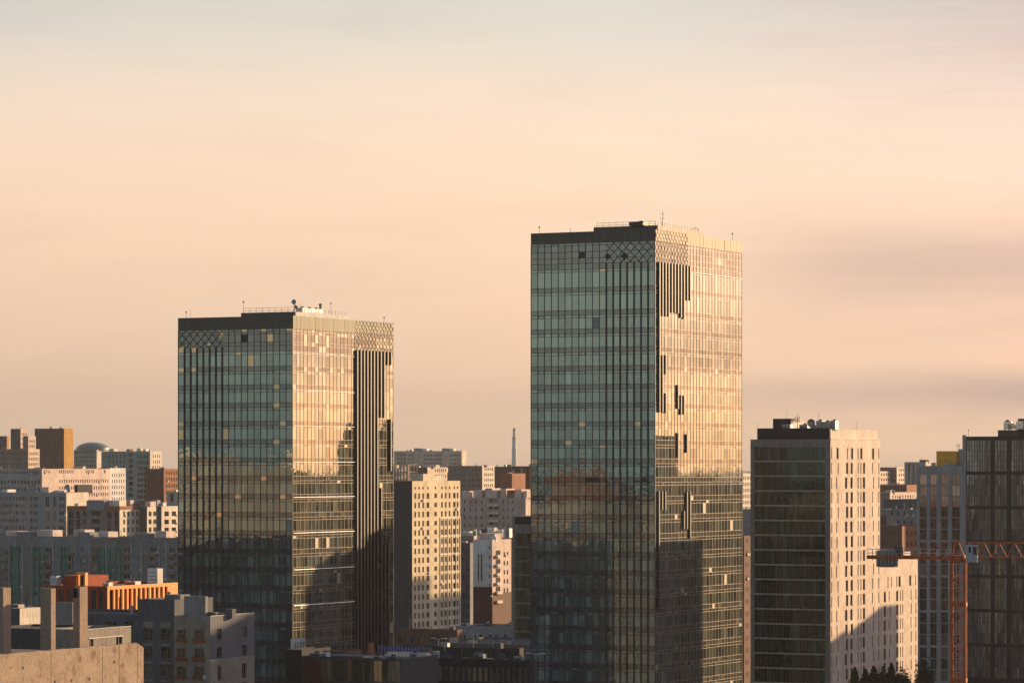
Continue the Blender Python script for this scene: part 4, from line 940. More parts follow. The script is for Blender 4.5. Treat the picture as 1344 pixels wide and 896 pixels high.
# domed building
dm = Site(97, 127, 133, 2600, 590)
root = thing('domed_building', 'green glass building with a shallow round dome on the left horizon', 'domed building', (dm.X, dm.d, 0), -ALPHA)
Fr = expand(dm, 'F', [(98, 126, 9, .7, 592.5, 3.2, .6)], -dm.l, 0, dm.H); b = MB(); shell(b, dm.l, 14, dm.H, Fr, [], 0, 1, 2); b.build('wall', ['palegreen', 'cream', 'roof'], root); place_windows(root, 'F', Fr, 'plain', 'gglass', 'winframe')
b = MB(); Rr = dm.l*.62; prof = [(Rr*cos(a*math.pi/16), dm.H+.1+(dm.z(580)-dm.H)*sin(a*math.pi/16)) for a in range(9)]; b.lathe([(max(p_[0], .01), p_[1]) for p_ in prof], cx=-dm.l*.5, cy=10, n=24); b.build('dome', 'domeglass', root)
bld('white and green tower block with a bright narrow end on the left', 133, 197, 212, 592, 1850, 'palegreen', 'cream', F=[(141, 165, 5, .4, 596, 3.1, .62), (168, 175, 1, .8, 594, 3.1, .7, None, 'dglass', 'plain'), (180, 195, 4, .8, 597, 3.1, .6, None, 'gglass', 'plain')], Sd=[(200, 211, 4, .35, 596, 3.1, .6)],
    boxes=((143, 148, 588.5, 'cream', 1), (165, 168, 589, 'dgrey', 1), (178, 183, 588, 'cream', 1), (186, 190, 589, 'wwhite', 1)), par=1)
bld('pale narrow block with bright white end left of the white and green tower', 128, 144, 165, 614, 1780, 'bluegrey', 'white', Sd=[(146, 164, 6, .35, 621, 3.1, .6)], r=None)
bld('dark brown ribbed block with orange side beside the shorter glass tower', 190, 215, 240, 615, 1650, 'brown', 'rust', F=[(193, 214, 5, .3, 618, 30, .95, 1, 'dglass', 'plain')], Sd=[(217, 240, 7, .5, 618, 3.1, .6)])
bld('long pale pink block with rows of small windows across the left', -70, 55, 144, 615, 1500, 'lgrey', 'pink', F=[(0, 53, 14, .5, 618, 3.2, .4, 1), (0, 53, 12, .55, 630, 3.2, .5)], Sd=[(57, 66, 3, .5, 616.5, 3, .5, 1), (77, 97, 8, .5, 616.5, 3, .5, 1), (112, 124, 5, .5, 616.5, 3, .5, 1), (136, 139, 1, .7, 616.5, 3, .5, 1), (77, 143, 22, .45, 629, 3.0, .5)],
    par=.8)
HH = bld('long grey block with brown window bands and a cream roof house at the far left', -60, 87, 116, 646, 1400, 'lgrey', 'cream', fm='wwhite', gm='cglass', F=[(-20, 33, 12, .8, 651, 3.0, .6), (39, 50, 2, .8, 651, 3.0, .6), (59, 65, 1, .8, 651, 6, .75, None), (69, 74, 1, .8, 651, 6, .75), (77, 85, 1, .9, 651, 3, .6)],
         boxes=((52, 62, 639, 'pink', 1, 6), (0, 8, 642, 'white', 1, 6)), par=.6)
for k, (p, lb) in enumerate(((36, 'left pair of white dishes'), (41, 'right pair of white dishes'), (88, 'white dish pair by the dark box'))):
    antenna(HH, HH.fu(min(p, 86)), 2, HH.H-.6, 3.2, lb+' on the long grey block roof', 'dish', s=1.3, group='dish antennas on the long grey block')
boxpart('roof_housing', 'black', HH.root, HH.fu(81.5), -.5, 9, 20, HH.H-.5, HH.z(636))
H2 = bld('grey block with orange cornice and a cream sunlit end, in the middle left row', 88, 157, 184, 664, 1330, 'taupe', 'cream', F=[(89, 97, 1, .85, 671, 3.1, 1*.9), (99, 106, 1, .75, 671, 3.1, .9), (109, 113, 1, .8, 671, 3.1, .6), (118, 133, 1, .75, 670.5, 3.1, .55), (140, 147, 1, .8, 671, 3.1, .9), (149, 156, 1, .8, 671, 3.1, .9, None, 'maroon', 'split')],
        Sd=[(160, 183, 4, .42, 671, 3.1, .6)], par=.6)
boxpart('cornice', 'rust', H2.root, H2.fu(88), H2.fu(113.5), -.12, -.003, H2.z(670), H2.H-.02); boxpart('cornice', 'rust', H2.root, H2.fu(138), .12, -.12, -.003, H2.z(670), H2.H-.02)
boxpart('cornice', 'rust', H2.root, .003, .12, .01, H2.r, H2.z(668.5), H2.H-.02)
boxpart('stair_tower', 'grey', H2.root, H2.fu(114.5), H2.fu(137), -.5, 6, H2.z(669.5), H2.z(656.5)); boxpart('roof_housing', 'cream', H2.root, H2.fu(137), H2.fu(151), 3, 8, H2.H-.5, H2.z(656.5))
bld('first short block with a cream window wall right of the orange cornice', 184, 193, 207, 665, 1340, 'dgrey', 'cream', Sd=[(194, 206, 2, .6, 671, 3.1, .6)], boxes=((185, 192, 658, 'pink', 3),))
bld('second short block with a cream window wall at the glass tower edge', 205, 212, 234, 664, 1320, 'dgrey', 'cream', Sd=[(214, 233, 2, .6, 671, 3.1, .6)])
bld('small grey block with one tall window touching the shorter glass tower', 219, 234, 240, 645, 1420, 'lgrey', 'cream', F=[(222, 229, 1, .6, 647.5, 6, .55, 1)], r=12)
for k, (p, lb) in enumerate(((150, 'brown roof box left'), (158, 'brown roof box middle'), (167, 'lit roof box'), (177, 'dark roof box by the vents'), (190, 'brown low roof box'), (202, 'pale roof box'), (210, 'white upright roof box'))):
    q = Site(p-3, p+3, p+5, 1345+k*2, 664); roof_unit(q, 0, 0, q.z(664.5), 2.4, 2.4, 1.6+.5*(k % 3), lb+' above the cream window walls', ('brown', 'rust', 'pink', 'dgrey', 'brown', 'lgrey', 'white')[k], 'roof boxes above the middle left row')

# I: long grey row with green frames
I_ = bld('long grey apartment row with green balcony frames and bright roof boxes', -60, 300, 330, 706, 1150, 'bluegrey', 'pink', r=14, par=.6, gm='cglass', fm='wwhite',
    F=[(c0, c1, n_, .68, 718, 3.0, .62, None) for c0, c1, n_ in ((0, 11, 2), (13, 18, 1), (24, 28, 1), (37, 42, 1), (44, 57, 2), (58, 69, 1), (80, 86, 1), (87, 98, 1), (105, 111, 1), (119, 130, 1), (132, 138, 1), (142, 149, 1), (152, 158, 1), (160, 172, 1), (180, 184, 1), (195, 207, 1), (212, 217, 1), (220, 231, 1))],
    boxes=((4, 20, 697, 'pink', 1.5, 6), (45, 66, 695.5, 'pink', 1.5, 6), (93, 108, 695, 'pink', 1.5, 6), (126, 139, 697.5, 'pink', 1.5, 6), (201, 215, 697, 'pink', 1.5, 6)))
for a, c in ((22, 42), (102, 118), (177, 195)): boxpart('stair_tower', 'bluegrey', I_.root, I_.fu(a), I_.fu(c), -.1, 5.5, I_.H-1.6, I_.H+1.5)
for px_ in (12, 20, 30, 43, 70, 79, 99, 118, 140, 151, 173, 186, 209, 218): boxpart('pilaster', 'lgrey', I_.root, I_.fu(px_)-.35, I_.fu(px_)+.35, -.28, -.003, 0, I_.H-1.7)
for a, c in ((15, 24), (44, 58), (80, 90), (130, 158)):
    ua, uc = I_.fu(a), I_.fu(c); nn = 2 if c-a < 16 else 4
    for k in range(nn+1): x = ua+(uc-ua)*k/nn; boxpart('balcony_post', 'green', I_.root, x-.3, x+.3, -.5, -.2, 0, I_.z(720))
    for k in range(5): z = I_.z(730)-k*4.4; boxpart('balcony_rail', 'green', I_.root, ua, uc, -.45, -.22, z, z+.5)
for a, c in ((58, 69), (87, 98), (119, 130), (160, 172), (195, 207), (220, 231), (0, 10)):
    for k in range(8): z = I_.z(727)-k*3.0; boxpart('balcony', 'taupe', I_.root, I_.fu(a)+.1, I_.fu(c)-.1, -.9, -.003, z-.9, z)
for a, c in ((22, 44), (101, 119), (176, 196)): boxpart('wall_panel', 'stone', I_.root, I_.fu(a)+(I_.fu(c)-I_.fu(a))*(.33 if a != 101 else .33), I_.fu(c)-.2, -.10, -.003, 0, I_.z(729), label='darker olive grey lower wall')
boxpart('wall_panel', 'stone', I_.root, I_.fu(119), I_.fu(176), -.12, -.003, I_.z(717), I_.H-.3, label='darker olive grey wall panel under the parapet')

# J: orange building
J = Site(56, 141, 240, 720, 769)
root = thing('orange_building', 'orange building with tall slot windows, brightly sunlit side and front toned dark red for shade', 'building', (J.X, J.d, 0), -ALPHA)
Fr = [tuple(round(q_, 3) for q_ in (J.fu(a), J.fu(c), J.z(801), J.z(774))) for a, c in ((77, 83), (88, 94), (119, 126), (130, 135))]
Sr = []
for k in range(13):
    pc = 146+k*5.9; u = J.su(pc); Sr.append((round(u-.62, 3), round(u+.62, 3), round(J.z(803), 3), round(J.z(773.5), 3)))
b = MB(); shell(b, J.l, J.r, J.H, Fr, Sr, 0, 1, 2, par=.5); b.build('wall', ['darkred', 'orange', 'roof'], root)  # front of the orange house, its shade put into a dark red
place_windows(root, 'F', Fr, 'split', 'dglass', 'winframe'); place_windows(root, 'S', Sr, 'split', 'dglass', 'winframe')
for k in range(13): 
    u = J.su(146+k*5.9+2.6); boxpart('pier', 'yorange' if k % 3 == 2 else 'orange', root, .003, .3, u-.3, u+.3, J.z(803), J.z(773.5)-.05)
boxpart('raised_block', 'darkred', root, J.fu(72), J.fu(101), 3, 12, J.H-.5, J.z(756.5))
u0, u1 = J.fu(101), J.fu(113)
boxpart('portal_frame', 'orange', root, u0, u0+.35, -.4, .7, J.z(802), J.z(751.5)); boxpart('portal_frame', 'orange', root, u1-.35, u1, -.4, .7, J.H-.5, J.z(751.5)); boxpart('portal_frame', 'orange', root, u0+.36, u1-.36, -.4, .7, J.z(754), J.z(751.5)-.01)
boxpart('portal_panel', 'yellow', root, u0+.6, u0+1.1, .1, .6, J.H-.5, J.z(755)); boxpart('portal_panel', 'black', root, u0+1.11, u1-.37, -.1, .3, J.H-.5, J.z(755))
for px, y, mt_, lb in ((66, 2, 'white', 'white roof unit at the left end of the orange building'), (131, 3, 'alu', 'row of vents above the front corner of the orange building'), (190, 8, 'alu', 'flat silver roof unit in the middle of the orange building roof'), (219, 1, 'white', 'white hut with sunlit side at the far end of the orange building')):
    if px < 141: roof_unit(J, J.fu(px), y, J.H-.5, 1.6, 1.6, 2.4 if px == 66 else 1.2, lb, mt_)
    else: roof_unit(J, -3, J.su(px), J.H-.5, 2.6, 2.2, 1.1 if px == 190 else 3.6, lb, mt_)

# K, L: grey low buildings before the orange one
bld('low grey building with three wide dark windows before the orange building', -30, 183, 190, 806, 610, 'dgrey', 'dgrey', r=18, name='low_building', cat='building', F=[(117, 129, 1, .95, 815, 2.5, .6, 1), (138, 153, 1, .95, 815, 2.5, .6, 1), (162, 174, 1, .95, 815, 2.5, .6, 1)], style='cross', par=.5)
bld('dark long roof band crossing behind the concrete columns', -30, 110, 185, 803, 640, 'charcoal', 'charcoal', r=10, name='low_building', cat='building', par=.4)
bld('cream box building with sunlit wall between the concrete columns', 15, 26, 53, 798, 520, 'dgrey', 'cream', name='low_building', cat='building', par=.3)
bld('small pale box behind the left concrete columns', 14, 24, 32, 793, 560, 'taupe', 'pink', name='low_building', cat='building', par=.3)
bld('grey box with plain wall between the second and third columns', 73, 95, 99, 790, 560, 'bluegrey', 'bluegrey', name='low_building', cat='building', par=.3)
bld('flat roofed grey building right behind the concrete columns', -20, 105, 125, 826, 470, 'charcoal', 'charcoal', name='low_building', cat='building', r=12, par=.3)
LW = bld('low pale wall with a thin bright rail behind the third column', 60, 112, 172, 826, 430, 'khaki', 'khaki', name='low_building', cat='building', Sd=[(117, 123, 1, .9, 837, 2, .6, 1), (152, 161, 1, .9, 834, 2.4, .7, 1)], par=.3)
boxpart('edge_rail', 'alu', LW.root, .02, .1, LW.su(116), LW.su(161), LW.z(835.5, su=LW.su(140))-.06, LW.z(835.5, su=LW.su(140))+.06)
boxpart('coping', 'alu', LW.root, -.1, .08, LW.su(112), LW.r-.1, LW.H+.005, LW.H+.07)
# M: grey and beige apartment house
M1 = bld('dark grey apartment house with a pale blue top, left of the shorter glass tower', 182, 229, 232, 786.5, 560, 'dgrey', 'dgrey', r=12, style='cross',
    F=[(187.5, 201, 1, .86, 824.5, 2.95, .66, None), (210.5, 225, 1, .86, 824.5, 2.95, .66)], boxes=((203, 224, 781, 'stone', 3, 3),))
for k in range(5):
    for a, c in ((188, 200.5), (211, 224.5)): boxpart('pale_infill', 'khaki', M1.root, M1.fu(a), M1.fu(c), -.04, -.003, M1.z(824)-k*2.95+.05, M1.z(824)-k*2.95+(.99 if k == 0 else .38))
M2 = bld('beige apartment house with balcony windows and a plain end wall greyed for shade', 228.5, 276, 334, 808.5, 545, 'khaki', 'shadegrey', style='cross', fm='winframe',
    F=[(232, 244.5, 1, .88, 825.5, 2.95, .62, None), (254, 268.5, 1, .88, 825.5, 2.95, .62)], Sd=[(284, 292, 1, .8, 825, 2.95, .6), (317, 325, 1, .8, 822, 2.95, .6)], par=.5)
boxpart('roof_housing', 'bluegrey', M2.root, M2.fu(228.5), M2.fu(256.5), 3.0, 3.8, M2.H-.5, M2.z(783.5), label='pale blue grey roof storey')
boxpart('coping', 'alu', M2.root, -.1, .08, .1, M2.r-.1, M2.H+.005, M2.H+.10)
for k in range(4):
    for a, c in ((231.5, 245), (253.5, 269)):
        z = M2.z(825.5)-k*2.95-1.83
        boxpart('balcony_rail', 'brown', M2.root, M2.fu(a), M2.fu(c), -.35, -.28, z, z+.42)
        boxpart('balcony', 'darkred', M2.root, M2.fu(a), M2.fu(c), -.36, -.003, z-.2, z-.01)
bld('lower beige front wing with slit windows at the foot of the shorter tower', 270, 276.5, 334, 866, 530, 'khaki', 'khaki', Sd=[(285, 291, 1, .85, 873, 2.95, .8), (317, 324, 1, .85, 870, 2.95, .8)], par=.3)

# N: raw concrete wall with three columns
Nn = Site(-60, -20, 182, 170, 860)
root = thing('concrete_wall', 'stained raw concrete wall of an unfinished building at the lower left', 'concrete wall', (Nn.X, Nn.d, 0), -ALPHA)
js = [0, Nn.su(67), Nn.su(134.5), Nn.su(156.5), Nn.su(180.5)]
rg = random.Random(9)
for k in range(len(js)-1):
    a, c = js[k]+.02, js[k+1]-.02; b = MB(); n = 10                       # broken, uneven top edge
    tops_ = [Nn.H+rg.uniform(-.03, .02) for _ in range(n+1)]
    for i in range(n):
        ua, ub = a+(c-a)*i/n, a+(c-a)*(i+1)/n; za, zb_ = tops_[i], tops_[i+1]
        for x, fl in ((0, 0), (-.3, 1)): b.quad((x, ua, 0), (x, ub, 0), (x, ub, zb_), (x, ua, za))
        b.quad((0, ua, za), (0, ub, zb_), (-.3, ub, zb_), (-.3, ua, za))
    b.quad((0, a, 0), (-.3, a, 0), (-.3, a, tops_[0]), (0, a, tops_[0])); b.quad((0, c, 0), (-.3, c, 0), (-.3, c, tops_[-1]), (0, c, tops_[-1]))
    b.build('wall_panel', 'concrete', root)
ue = js[-1]; uf = Nn.su(188.5)
b = MB(); b.poly([(0, ue+.02, 0), (0, uf, 0), (0, uf, Nn.H-.28), (0, ue+.02, Nn.H-.02)]); b.poly([(0, uf, 0), (-.3, uf, 0), (-.3, uf, Nn.H-.28), (0, uf, Nn.H-.28)]); b.poly([(0, ue+.02, Nn.H-.02), (0, uf, Nn.H-.28), (-.3, uf, Nn.H-.28), (-.3, ue+.02, Nn.H-.02)]); b.build('wall_panel', 'concrete', root)
b = MB()
for px, py in ((72, 894), (94, 892.5), (117.5, 890.5), (150, 868), (30, 876)):
    u = Nn.su(px); z = Nn.z(py, su=u); b.box(.0, .012, u-.06, u+.06, z-.07, z+.07)
b.build('bolt_hole', 'black', root)
boxpart('floor_slab', 'brown', root, -30, -.31, .2, uf, Nn.H-1.1, Nn.H-.55)
boxpart('rear_wall', 'conc2', root, -30, -.4, .2, uf-.3, 0, Nn.H-1.2)
for k, (pa, pb, pc, py, dd, lb) in enumerate(((-6, 4.2, 14.2, 771, 177.5, 'leftmost bare concrete column, cut by the picture edge'), (53, 67, 73, 772, 176.5, 'middle bare concrete column, widest dark face'), (96, 104.7, 115, 770, 180, 'right bare concrete column with a dark insulator on its face'))):
    q = Site(pa, pb, pc, dd, py); t = thing('concrete_column', lb, 'column', (q.X, q.d, Nn.H-.55), -ALPHA, None)
    b = MB(); b.box(-q.l, 0, 0, q.r, 0, q.H-(Nn.H-.55)); b.build('shaft', 'conc2', t)
    for x, y in ((-q.l*.8, .1), (-q.l*.3, .1), (-q.l*.1, q.r*.5), (-q.l*.15, q.r*.9), (-q.l*.6, q.r*.8)):
        b = MB(); zt_ = q.H-(Nn.H-.55); b.bar((x, y, zt_), (x+.02, y, zt_+.09), .014, 4); b.build('rebar', 'rust', t)
    if k == 2:
        b = MB(); b.lathe([(.01, zt_-.55), (.07, zt_-.55), (.11, zt_-.45), (.07, zt_-.38), (.11, zt_-.3), (.07, zt_-.23), (.11, zt_-.15), (.07, zt_-.05), (.01, zt_-.02)], cx=-q.l*.55, cy=-.12, n=8); b.build('insulator', 'black', t)

# ------------------------------------------------------------------ right background
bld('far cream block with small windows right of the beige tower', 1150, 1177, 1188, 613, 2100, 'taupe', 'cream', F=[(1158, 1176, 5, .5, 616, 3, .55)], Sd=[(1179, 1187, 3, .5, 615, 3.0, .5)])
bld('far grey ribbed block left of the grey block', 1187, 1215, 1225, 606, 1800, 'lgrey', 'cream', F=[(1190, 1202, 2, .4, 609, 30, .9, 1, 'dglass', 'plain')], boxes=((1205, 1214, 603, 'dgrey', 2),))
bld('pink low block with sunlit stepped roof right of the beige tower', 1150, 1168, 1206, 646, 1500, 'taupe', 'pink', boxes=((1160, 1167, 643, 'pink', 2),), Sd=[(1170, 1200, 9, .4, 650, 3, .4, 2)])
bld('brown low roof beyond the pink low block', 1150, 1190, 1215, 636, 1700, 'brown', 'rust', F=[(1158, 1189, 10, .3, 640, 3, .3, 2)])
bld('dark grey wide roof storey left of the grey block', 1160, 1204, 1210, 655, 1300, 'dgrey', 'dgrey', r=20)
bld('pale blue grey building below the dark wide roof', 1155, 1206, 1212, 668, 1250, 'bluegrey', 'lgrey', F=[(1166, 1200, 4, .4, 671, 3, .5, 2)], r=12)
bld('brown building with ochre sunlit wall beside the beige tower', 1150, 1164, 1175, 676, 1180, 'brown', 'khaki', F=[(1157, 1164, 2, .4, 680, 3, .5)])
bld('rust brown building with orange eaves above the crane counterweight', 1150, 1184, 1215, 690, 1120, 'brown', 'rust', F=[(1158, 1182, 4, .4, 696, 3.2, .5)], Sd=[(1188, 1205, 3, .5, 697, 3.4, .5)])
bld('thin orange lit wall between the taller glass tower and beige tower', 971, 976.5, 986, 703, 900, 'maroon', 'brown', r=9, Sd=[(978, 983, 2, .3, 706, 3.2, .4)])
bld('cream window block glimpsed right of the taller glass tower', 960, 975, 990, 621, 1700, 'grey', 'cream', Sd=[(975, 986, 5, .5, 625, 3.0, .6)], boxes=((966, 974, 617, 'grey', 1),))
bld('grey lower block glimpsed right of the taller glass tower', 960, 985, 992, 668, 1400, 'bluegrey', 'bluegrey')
# city fabric filling the ground between and beyond, down to the horizon
rg = random.Random(21)
def simple(gx, gy, wx, wy, H, wm, sm, label, group, fh=3.1, pitch=3.2, windows=True, both=False):
    X, Y = grid_xy(gx, gy); root = thing('apartment_block', label, 'apartment block', (X, Y, 0), -ALPHA, group)
    b = MB(); Fr = []; Sr = []
    if windows:
        for side, ln, dst in (('F', wx, Fr), ('S', wy, Sr)):
            n = int(ln/pitch); p = ln/n
            z = H-1.2
            while z-1.6 > 1:
                for i in range(n):
                    a = (i+.25)*p-(wx if side == 'F' else 0); dst.append((round(a, 3), round(a+p*.5, 3), round(z-1.6, 3), round(z, 3)))
                z -= fh
    shell(b, wx, wy, H, Fr, Sr, 0, 1, 2)
    for side, rs in (('F', Fr), ('S', Sr)):
        for q in rs:
            if side == 'F': b.quad((q[0], .22, q[2]), (q[1], .22, q[2]), (q[1], .22, q[3]), (q[0], .22, q[3]), 3)
            else: b.quad((-.22, q[0], q[2]), (-.22, q[1], q[2]), (-.22, q[1], q[3]), (-.22, q[0], q[3]), 3)
    b.box(-wx*.6, -wx*.35, wy*.3, wy*.45, H-.7, H+2, 1)
    b.build('wall', [wm, sm, 'roof', 'dglass'], root)
cols_ = [('taupe', 'pink', 'pinkish'), ('lgrey', 'cream', 'cream and grey'), ('brown', 'rust', 'brown'), ('bluegrey', 'beige', 'beige'), ('grey', 'white', 'pale'), ('khaki', 'yellowish', 'yellowish')]  # dark front and bright side tones put shade and sun into the colour
for k in range(46):
    Y = rg.uniform(2300, 6500) if k > 14 else rg.uniform(1950, 2500); px = rg.choice([rg.uniform(-40, 240), rg.uniform(505, 700), rg.uniform(505, 700), rg.uniform(960, 1260)])
    X = world_at(px, Y); gx, gy = grid_of(X, Y); c = rg.choice(cols_)
    simple(gx, gy, rg.uniform(18, 60)*Y/3000+10, rg.uniform(14, 40), min(64, 65-1.2*Y/1000*rg.uniform(.1, 3.5)), c[0], c[1], 'distant %s apartment block low on the horizon' % c[2], 'distant %s blocks along the horizon' % c[2], pitch=5 if Y > 3000 else 4)

# off to the right and behind to the left: the city that the glass reflects and that throws the long shadows
def off(gx, gy, wx, wy, H, c, lb, grp='city blocks seen only as reflections'): simple(gx, gy, wx, wy, H, c[0], c[1], lb, grp, pitch=4.0)
# shadow on the foot of the taller tower
off(gx2+80, gy2+93, 35, 20, 72, cols_[3], 'tall block outside the picture on the right that shades the taller tower', 'city blocks outside the picture on the right')
gA = grid_of(A.X, A.d)
off(gA[0]+95, gA[1]+153, 35, 11, 61, cols_[1], 'block outside the picture on the right that shades the beige tower', 'city blocks outside the picture on the right')
gS = grid_of(Sm.X, Sm.d)
off(gS[0]+165, gS[1]+262, 40, 25, 85, cols_[1], 'lower grey slab outside the picture on the right that shades the beige apartment tower', 'city blocks outside the picture on the right')
off(gS[0]+165, gS[1]+245, 40, 16.5, 91, cols_[0], 'taller block outside the picture on the right that shades the beige apartment tower', 'city blocks outside the picture on the right')
for k in range(34):                                                    # right, towards the sun
    X = rg.uniform(330, 1700); Y = X*rg.uniform(.75, 1.15)+rg.uniform(350, 650)
    if abs(X) < .17*Y+30: continue
    gx, gy = grid_of(X, Y); c = rg.choice(cols_)
    off(gx, gy, rg.uniform(25, 70), rg.uniform(15, 45), rg.uniform(25, 62), c, '%s city block outside the picture on the right' % c[2], '%s city blocks outside the picture on the right' % c[2])
gM = grid_of(world_at(276, 545), 545)
off(gM[0]+122, gM[1]+182, 37, 33, 82.5, cols_[4], 'tall pale block outside the picture on the right that shades the low houses', 'city blocks outside the picture on the right')
for X, Y, wx, wy, H in ((150, 560, 30, 40, 60), (145, 470, 30, 50, 52), (190, 640, 40, 40, 66), (165, 735, 30, 24, 55), (110, 380, 25, 40, 40)):  # unseen row added to shade the podium and low houses
    gx, gy = grid_of(X, Y); off(gx+wx, gy, wx, wy, H, cols_[3], 'grey city block outside the picture close on the right', 'grey blocks outside the picture close on the right')
dark_ = [('dgrey', 'taupe', 'dark grey'), ('brown', 'taupe', 'dark brown'), ('stone', 'stone', 'stone grey')]  # near ring coloured dark to stand for blocks in shadow
warm_ = [('taupe', 'pink', 'pinkish'), ('lgrey', 'beige', 'beige'), ('taupe', 'khaki', 'khaki'), ('brown', 'rust', 'brown'), ('grey', 'taupe', 'grey')]
for k in range(78):                                                    # left and behind the camera
    near = k < 34
    t_ = rg.uniform(240, 480) if near else rg.uniform(520, 1800); q_ = rg.gauss(0, .24)
    dx, dy = -.8-q_*.6, -.6+q_*.8; X = -10+dx*t_; Y = 680+dy*t_
    if (X > -.17*Y-70 and Y > 0) or X > -130: continue
    gx, gy = grid_of(X, Y); c = rg.choice(dark_ if near else warm_)
    off(gx, gy, rg.uniform(22, 50), rg.uniform(22, 50), rg.uniform(30, 50) if near else rg.uniform(50, 71)+(t_-900)*.003, c, '%s city block outside the picture on the left' % c[2], '%s city blocks outside the picture on the left' % c[2])

# ------------------------------------------------------------------ tower crane
CD = 430.0; cx = world_at(1258, CD); k_ = CD/FPX
zc = lambda py: EYE+(HZ-py)*k_
crane = thing('tower_crane', 'red orange tower crane with grey counterweights before the grey block', 'tower crane', (cx, CD, 0), radians(-12))
hw = .85; zt_ = zc(735)
for sx in (-1, 1):
    for sy in (-1, 1):
        b = MB(); b.box(sx*hw-.14, sx*hw+.14, sy*hw-.14, sy*hw+.14, 0, zt_); b.build('mast_leg', 'crane', crane)
z = 0; i = 0
while z < zt_-1.4:
    b = MB()
    for (ax, ay), (bx_, by_) in (((-hw, -hw), (hw, -hw)), ((hw, -hw), (hw, hw)), ((hw, hw), (-hw, hw)), ((-hw, hw), (-hw, -hw))):
        b.bar((ax, ay, z), (bx_, by_, z), .075, 4)
        if i % 2: ax, ay, bx_, by_ = bx_, by_, ax, ay
        b.bar((ax, ay, z), (bx_, by_, z+1.45), .07, 4)
    b.build('mast_brace', 'crane', crane); z += 1.45; i += 1
for k in range(1, 4):
    zz_ = zt_-k*9.5+4
    b = MB(); b.box(-hw-.18, hw+.18, -hw-.18, -hw-.12, zz_-.25, zz_+.25); b.box(-hw-.18, hw+.18, hw+.12, hw+.18, zz_-.25, zz_+.25); b.box(-hw-.18, -hw-.12, -hw-.12, hw+.12, zz_-.25, zz_+.25); b.box(hw+.12, hw+.18, -hw-.12, hw+.12, zz_-.25, zz_+.25); b.build('mast_collar', 'crane', crane)
b = MB()
for s_ in (-.22, .22): b.bar((s_-.1, 0, 2), (s_-.1, 0, zt_), .04, 4)
z = 2
while z < zt_: b.bar((-.32, 0, z), (.12, 0, z), .03, 4); z += .6
b.build('ladder', 'steel', crane)
jz = zc(731)
b = MB(); b.lathe([(1.1, jz-.6), (1.1, jz-.1), (.9, jz-.1), (.9, jz+.25), (.01, jz+.25)], n=14); b.build('slewing_ring', 'crane', crane)
b = MB()                                                            # tower top
for sx in (-1, 1):
    for sy in (-1, 1): b.bar((sx*.75, sy*.6, jz+.2), (sx*.2-.2, sy*.15, zc(711)), .08, 4)
for q in (.35, .7):
    r_ = .75-.5*q; z_ = jz+.2+(zc(711)-jz-.2)*q
    b.bar((-r_, -r_*.8, z_), (r_, -r_*.8, z_), .05, 4); b.bar((-r_, r_*.8, z_), (r_, r_*.8, z_), .05, 4); b.bar((r_, -r_*.8, z_), (-r_, r_*.8, z_), .05, 4)
b.bar((-.6, 0, zc(711)), (.5, 0, zc(710)), .14, 6); b.build('tower_head', 'crane', crane)
cj0 = -(1258-1141)*k_/cos(radians(12))
for sy in (-.6, .6): boxpart('counter_jib_beam', 'crane', crane, cj0, -.8, sy-.09, sy+.09, jz-.25, jz+.2)
b = MB(); x = cj0+.3
while x < -1: b.box(x, x+.12, -.5, .5, jz-.1, jz); x += 1.2
b.build('walkway_slats', 'crane', crane)
for sy in (-.8, .8):
    b = MB(); x = cj0
    while x < -1.4: b.bar((x, sy, jz), (x, sy, jz+1.0), .03, 4); x += 1.1
    b.bar((cj0, sy, jz+1), (-1.4, sy, jz+1), .03, 4); b.bar((cj0, sy, jz+.5), (-1.4, sy, jz+.5), .025, 4); b.build('walkway_railing', 'steel', crane)
for i in range(6):
    x0 = -(1258-1150.5)*k_+i*.46
    b = MB(); zb0, zb1 = zc(744.5-.6*(i in (0, 5))), zc(722+.6*(i in (0, 5))); b.box(x0, x0+.42, -.42, .42, zb0, zb1); b.box(x0+.05, x0+.37, -.62, -.42, zb0+.4, zb1-.3); b.box(x0+.05, x0+.37, .42, .62, zb0+.4, zb1-.3); b.build('counterweight_slab', 'cweight', crane)
roofw = MB(); roofw.box(-8.0, -6.9, -.4, .4, jz+.2, jz+1.3); roofw.bar((-7.4, -.45, jz+.7), (-7.4, .45, jz+.7), .4, 12); roofw.build('winch', 'dsteel', crane)
for a_, c_ in (((-.3, zc(710)), (-(1258-1170)*k_, jz+.4)), ((-.2, zc(713)), (-5.0, jz+.4))):
    for sy in (-.35, .35):
        b = MB(); b.bar((a_[0], sy*.4, a_[1]), (c_[0], sy, c_[1]), .06, 4); b.build('tie_bar', 'crane', crane)
j1 = 40.0
for nm, y_, z_, r_ in (('jib_lower_chord', -.55, jz+.05, .09), ('jib_lower_chord', .55, jz+.05, .09), ('jib_upper_chord', 0, zc(712), .1)):
    b = MB(); b.bar((1.2, y_, z_), (j1, y_, z_), r_, 4); b.build(nm, 'crane', crane)
x = 1.3; i = 0; zu = zc(712)
while x < j1-1.9:
    b = MB()
    for y_ in (-.55, .55): b.bar((x+(.0), 0, zu), (x+.95, y_, jz+.05), .055, 4, m=0); b.bar((x+.95, y_, jz+.05), (x+1.9, 0, zu), .04, 4)
    b.bar((x, -.55, jz+.05), (x, .55, jz+.05), .04, 4); b.build('jib_brace', 'crane', crane); x += 1.9; i += 1
b = MB(); b.bar((0, 0, zc(711)), (14, 0, zu+.2), .05, 4); b.build('tie_bar', 'crane', crane)
cb0, cb1 = (1269-1258)*k_, (1284-1258)*k_
cz0, cz1 = zc(737), zc(714.5)
b = MB(); b.box(cb0, cb1, -1.7, -.7, cz0, cz1); cabo = b.build('cab', 'cab', crane)
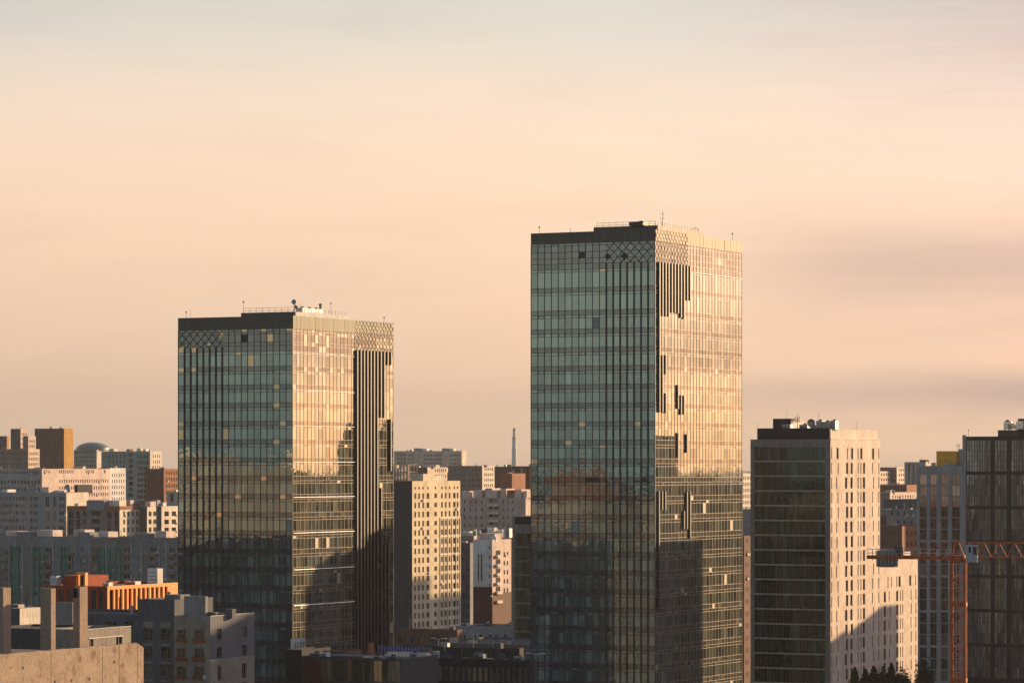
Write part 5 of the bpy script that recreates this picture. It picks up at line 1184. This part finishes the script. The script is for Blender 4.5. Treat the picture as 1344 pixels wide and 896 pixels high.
for (x0, x1, z0, z1) in ((cb0+.35, cb0+.62, cz0+1.2, cz1-.2), (cb1-.55, cb1-.1, cz0+1.0, cz1-.2)):
    b = MB(); b.box(x0, x1, -1.715, -1.69, z0, z1); b.build('cab_window', 'dglass', cabo)
b = MB(); b.box(cb1+.01, cb1+.03, -1.6, -.8, cz0+.9, cz1-.2); b.build('cab_window', 'dglass', cabo)
b = MB()
for s_ in (cb1+.05, cb1+.7): b.bar((s_, -1.7, cz0+.9), (s_, -1.7, cz1), .03, 4)
b.bar((cb1, -1.7, cz0+.9), (cb1+.7, -1.7, cz0+.9), .03, 4); b.bar((cb1, -1.7, cz1-.2), (cb1+.7, -1.7, cz1-.2), .03, 4); b.build('cab_guard', 'crane', cabo)

# ------------------------------------------------------------------ trees
def tree(px, d, H, w_, label, conifer=True, group=None, seed=0, n=900):
    rr = random.Random(seed); X = world_at(px, d)
    t = thing('conifer_tree' if conifer else 'broadleaf_tree', label, 'tree', (X, d, 0), rr.uniform(0, 6), group)
    b = MB(); b.bar((0, 0, 0), (0, 0, H*.85), .22, 7, r2=.05)
    for k in range(7):
        a = rr.uniform(0, 6.28); z = H*(.2+.09*k); b.bar((0, 0, z), (cos(a)*w_*.3, sin(a)*w_*.3, z+.6), .07, 5, r2=.02)
    b.build('trunk', 'bark', t)
    b = MB()
    clumps = [(rr.uniform(0, 6.28), rr.random(), rr.random()) for _ in range(26)]
    for k in range(n):
        if conifer:
            a0 = rr.uniform(0, 6.28); tz = rr.random()**.35; z = H*(.12+.88*tz); R = w_/2*(1-tz)**.85*(.62+.38*abs(sin(tz*70+.6*sin(a0+k*.0))))+.06; a = a0; R *= .8+.25*sin(a*3+seed)+.12*sin(a*7); q = R*sqrt(rr.uniform(.3, 1)); x, y = cos(a)*q, sin(a)*q; z -= q*.25
        else:
            ca, cb, cc = rr.choice(clumps); el = cb*1.4; R0 = w_*.36
            x0, y0, z0 = cos(ca)*cos(el)*R0, sin(ca)*cos(el)*R0, H*.55+sin(el)*H*.33
            x, y, z = x0+rr.gauss(0, w_*.09), y0+rr.gauss(0, w_*.09), z0+rr.gauss(0, H*.07)
        s_ = rr.uniform(.18, .38); v1 = [rr.gauss(0, 1) for _ in range(3)]; v2 = [rr.gauss(0, 1) for _ in range(3)]
        l1 = sqrt(sum(q*q for q in v1)); l2 = sqrt(sum(q*q for q in v2)); v1 = [q/l1*s_ for q in v1]; v2 = [q/l2*s_*.6 for q in v2]
        b.quad((x-v1[0], y-v1[1], z-v1[2]), (x+v2[0], y+v2[1], z+v2[2]), (x+v1[0], y+v1[1], z+v1[2]), (x-v2[0], y-v2[1], z-v2[2]))
    b.build('crown', 'leaf', t)
TD = 700
for k, (px, top, w_, cf, lb) in enumerate(((1122, 876, 14, 1, 'leftmost dark conifer at the foot of the beige tower'), (1136, 878, 15, 1, 'second dark conifer from the left at the beige tower foot'), (1147, 874, 18, 1, 'third conifer, wide crown before the beige tower corner'),
                                  (1158, 880, 3.0, 0, 'low dark bushy tree between the conifers'), (1170, 870, 15, 1, 'tallest pointed conifer before the sunlit wing'), (1182, 882, 3.4, 0, 'low dark shrub like tree right of the tallest conifer'), (1190, 884, 3.0, 0, 'small dark tree at the right end of the sunlit wing'),
                                  (1213, 868, 5.2, 0, 'big round dark tree before the grey block'))):
    H = EYE+(HZ-top)/FPX*TD
    tree(px, TD, H, w_, lb, bool(cf), 'trees at the foot of the beige tower', k, 5000 if k == 7 else 4500)

# ------------------------------------------------------------------ evening haze
hz = MB(); hz.box(-2600, 2600, -900, 7000, -1, 108)
me = hz.mesh('haze', []) ; ho = link('haze', me); ho['kind'] = 'stuff'
hm = bpy.data.materials.new('haze'); hm.use_nodes = True; hm.node_tree.nodes.clear()
ho_ = hm.node_tree.nodes.new('ShaderNodeOutputMaterial'); pv = hm.node_tree.nodes.new('ShaderNodeVolumePrincipled')
pv.inputs['Color'].default_value = (.95, .93, .92, 1); pv.inputs['Density'].default_value = .000026; pv.inputs['Anisotropy'].default_value = .3
hm.node_tree.links.new(pv.outputs[0], ho_.inputs['Volume']); me.materials.append(hm)
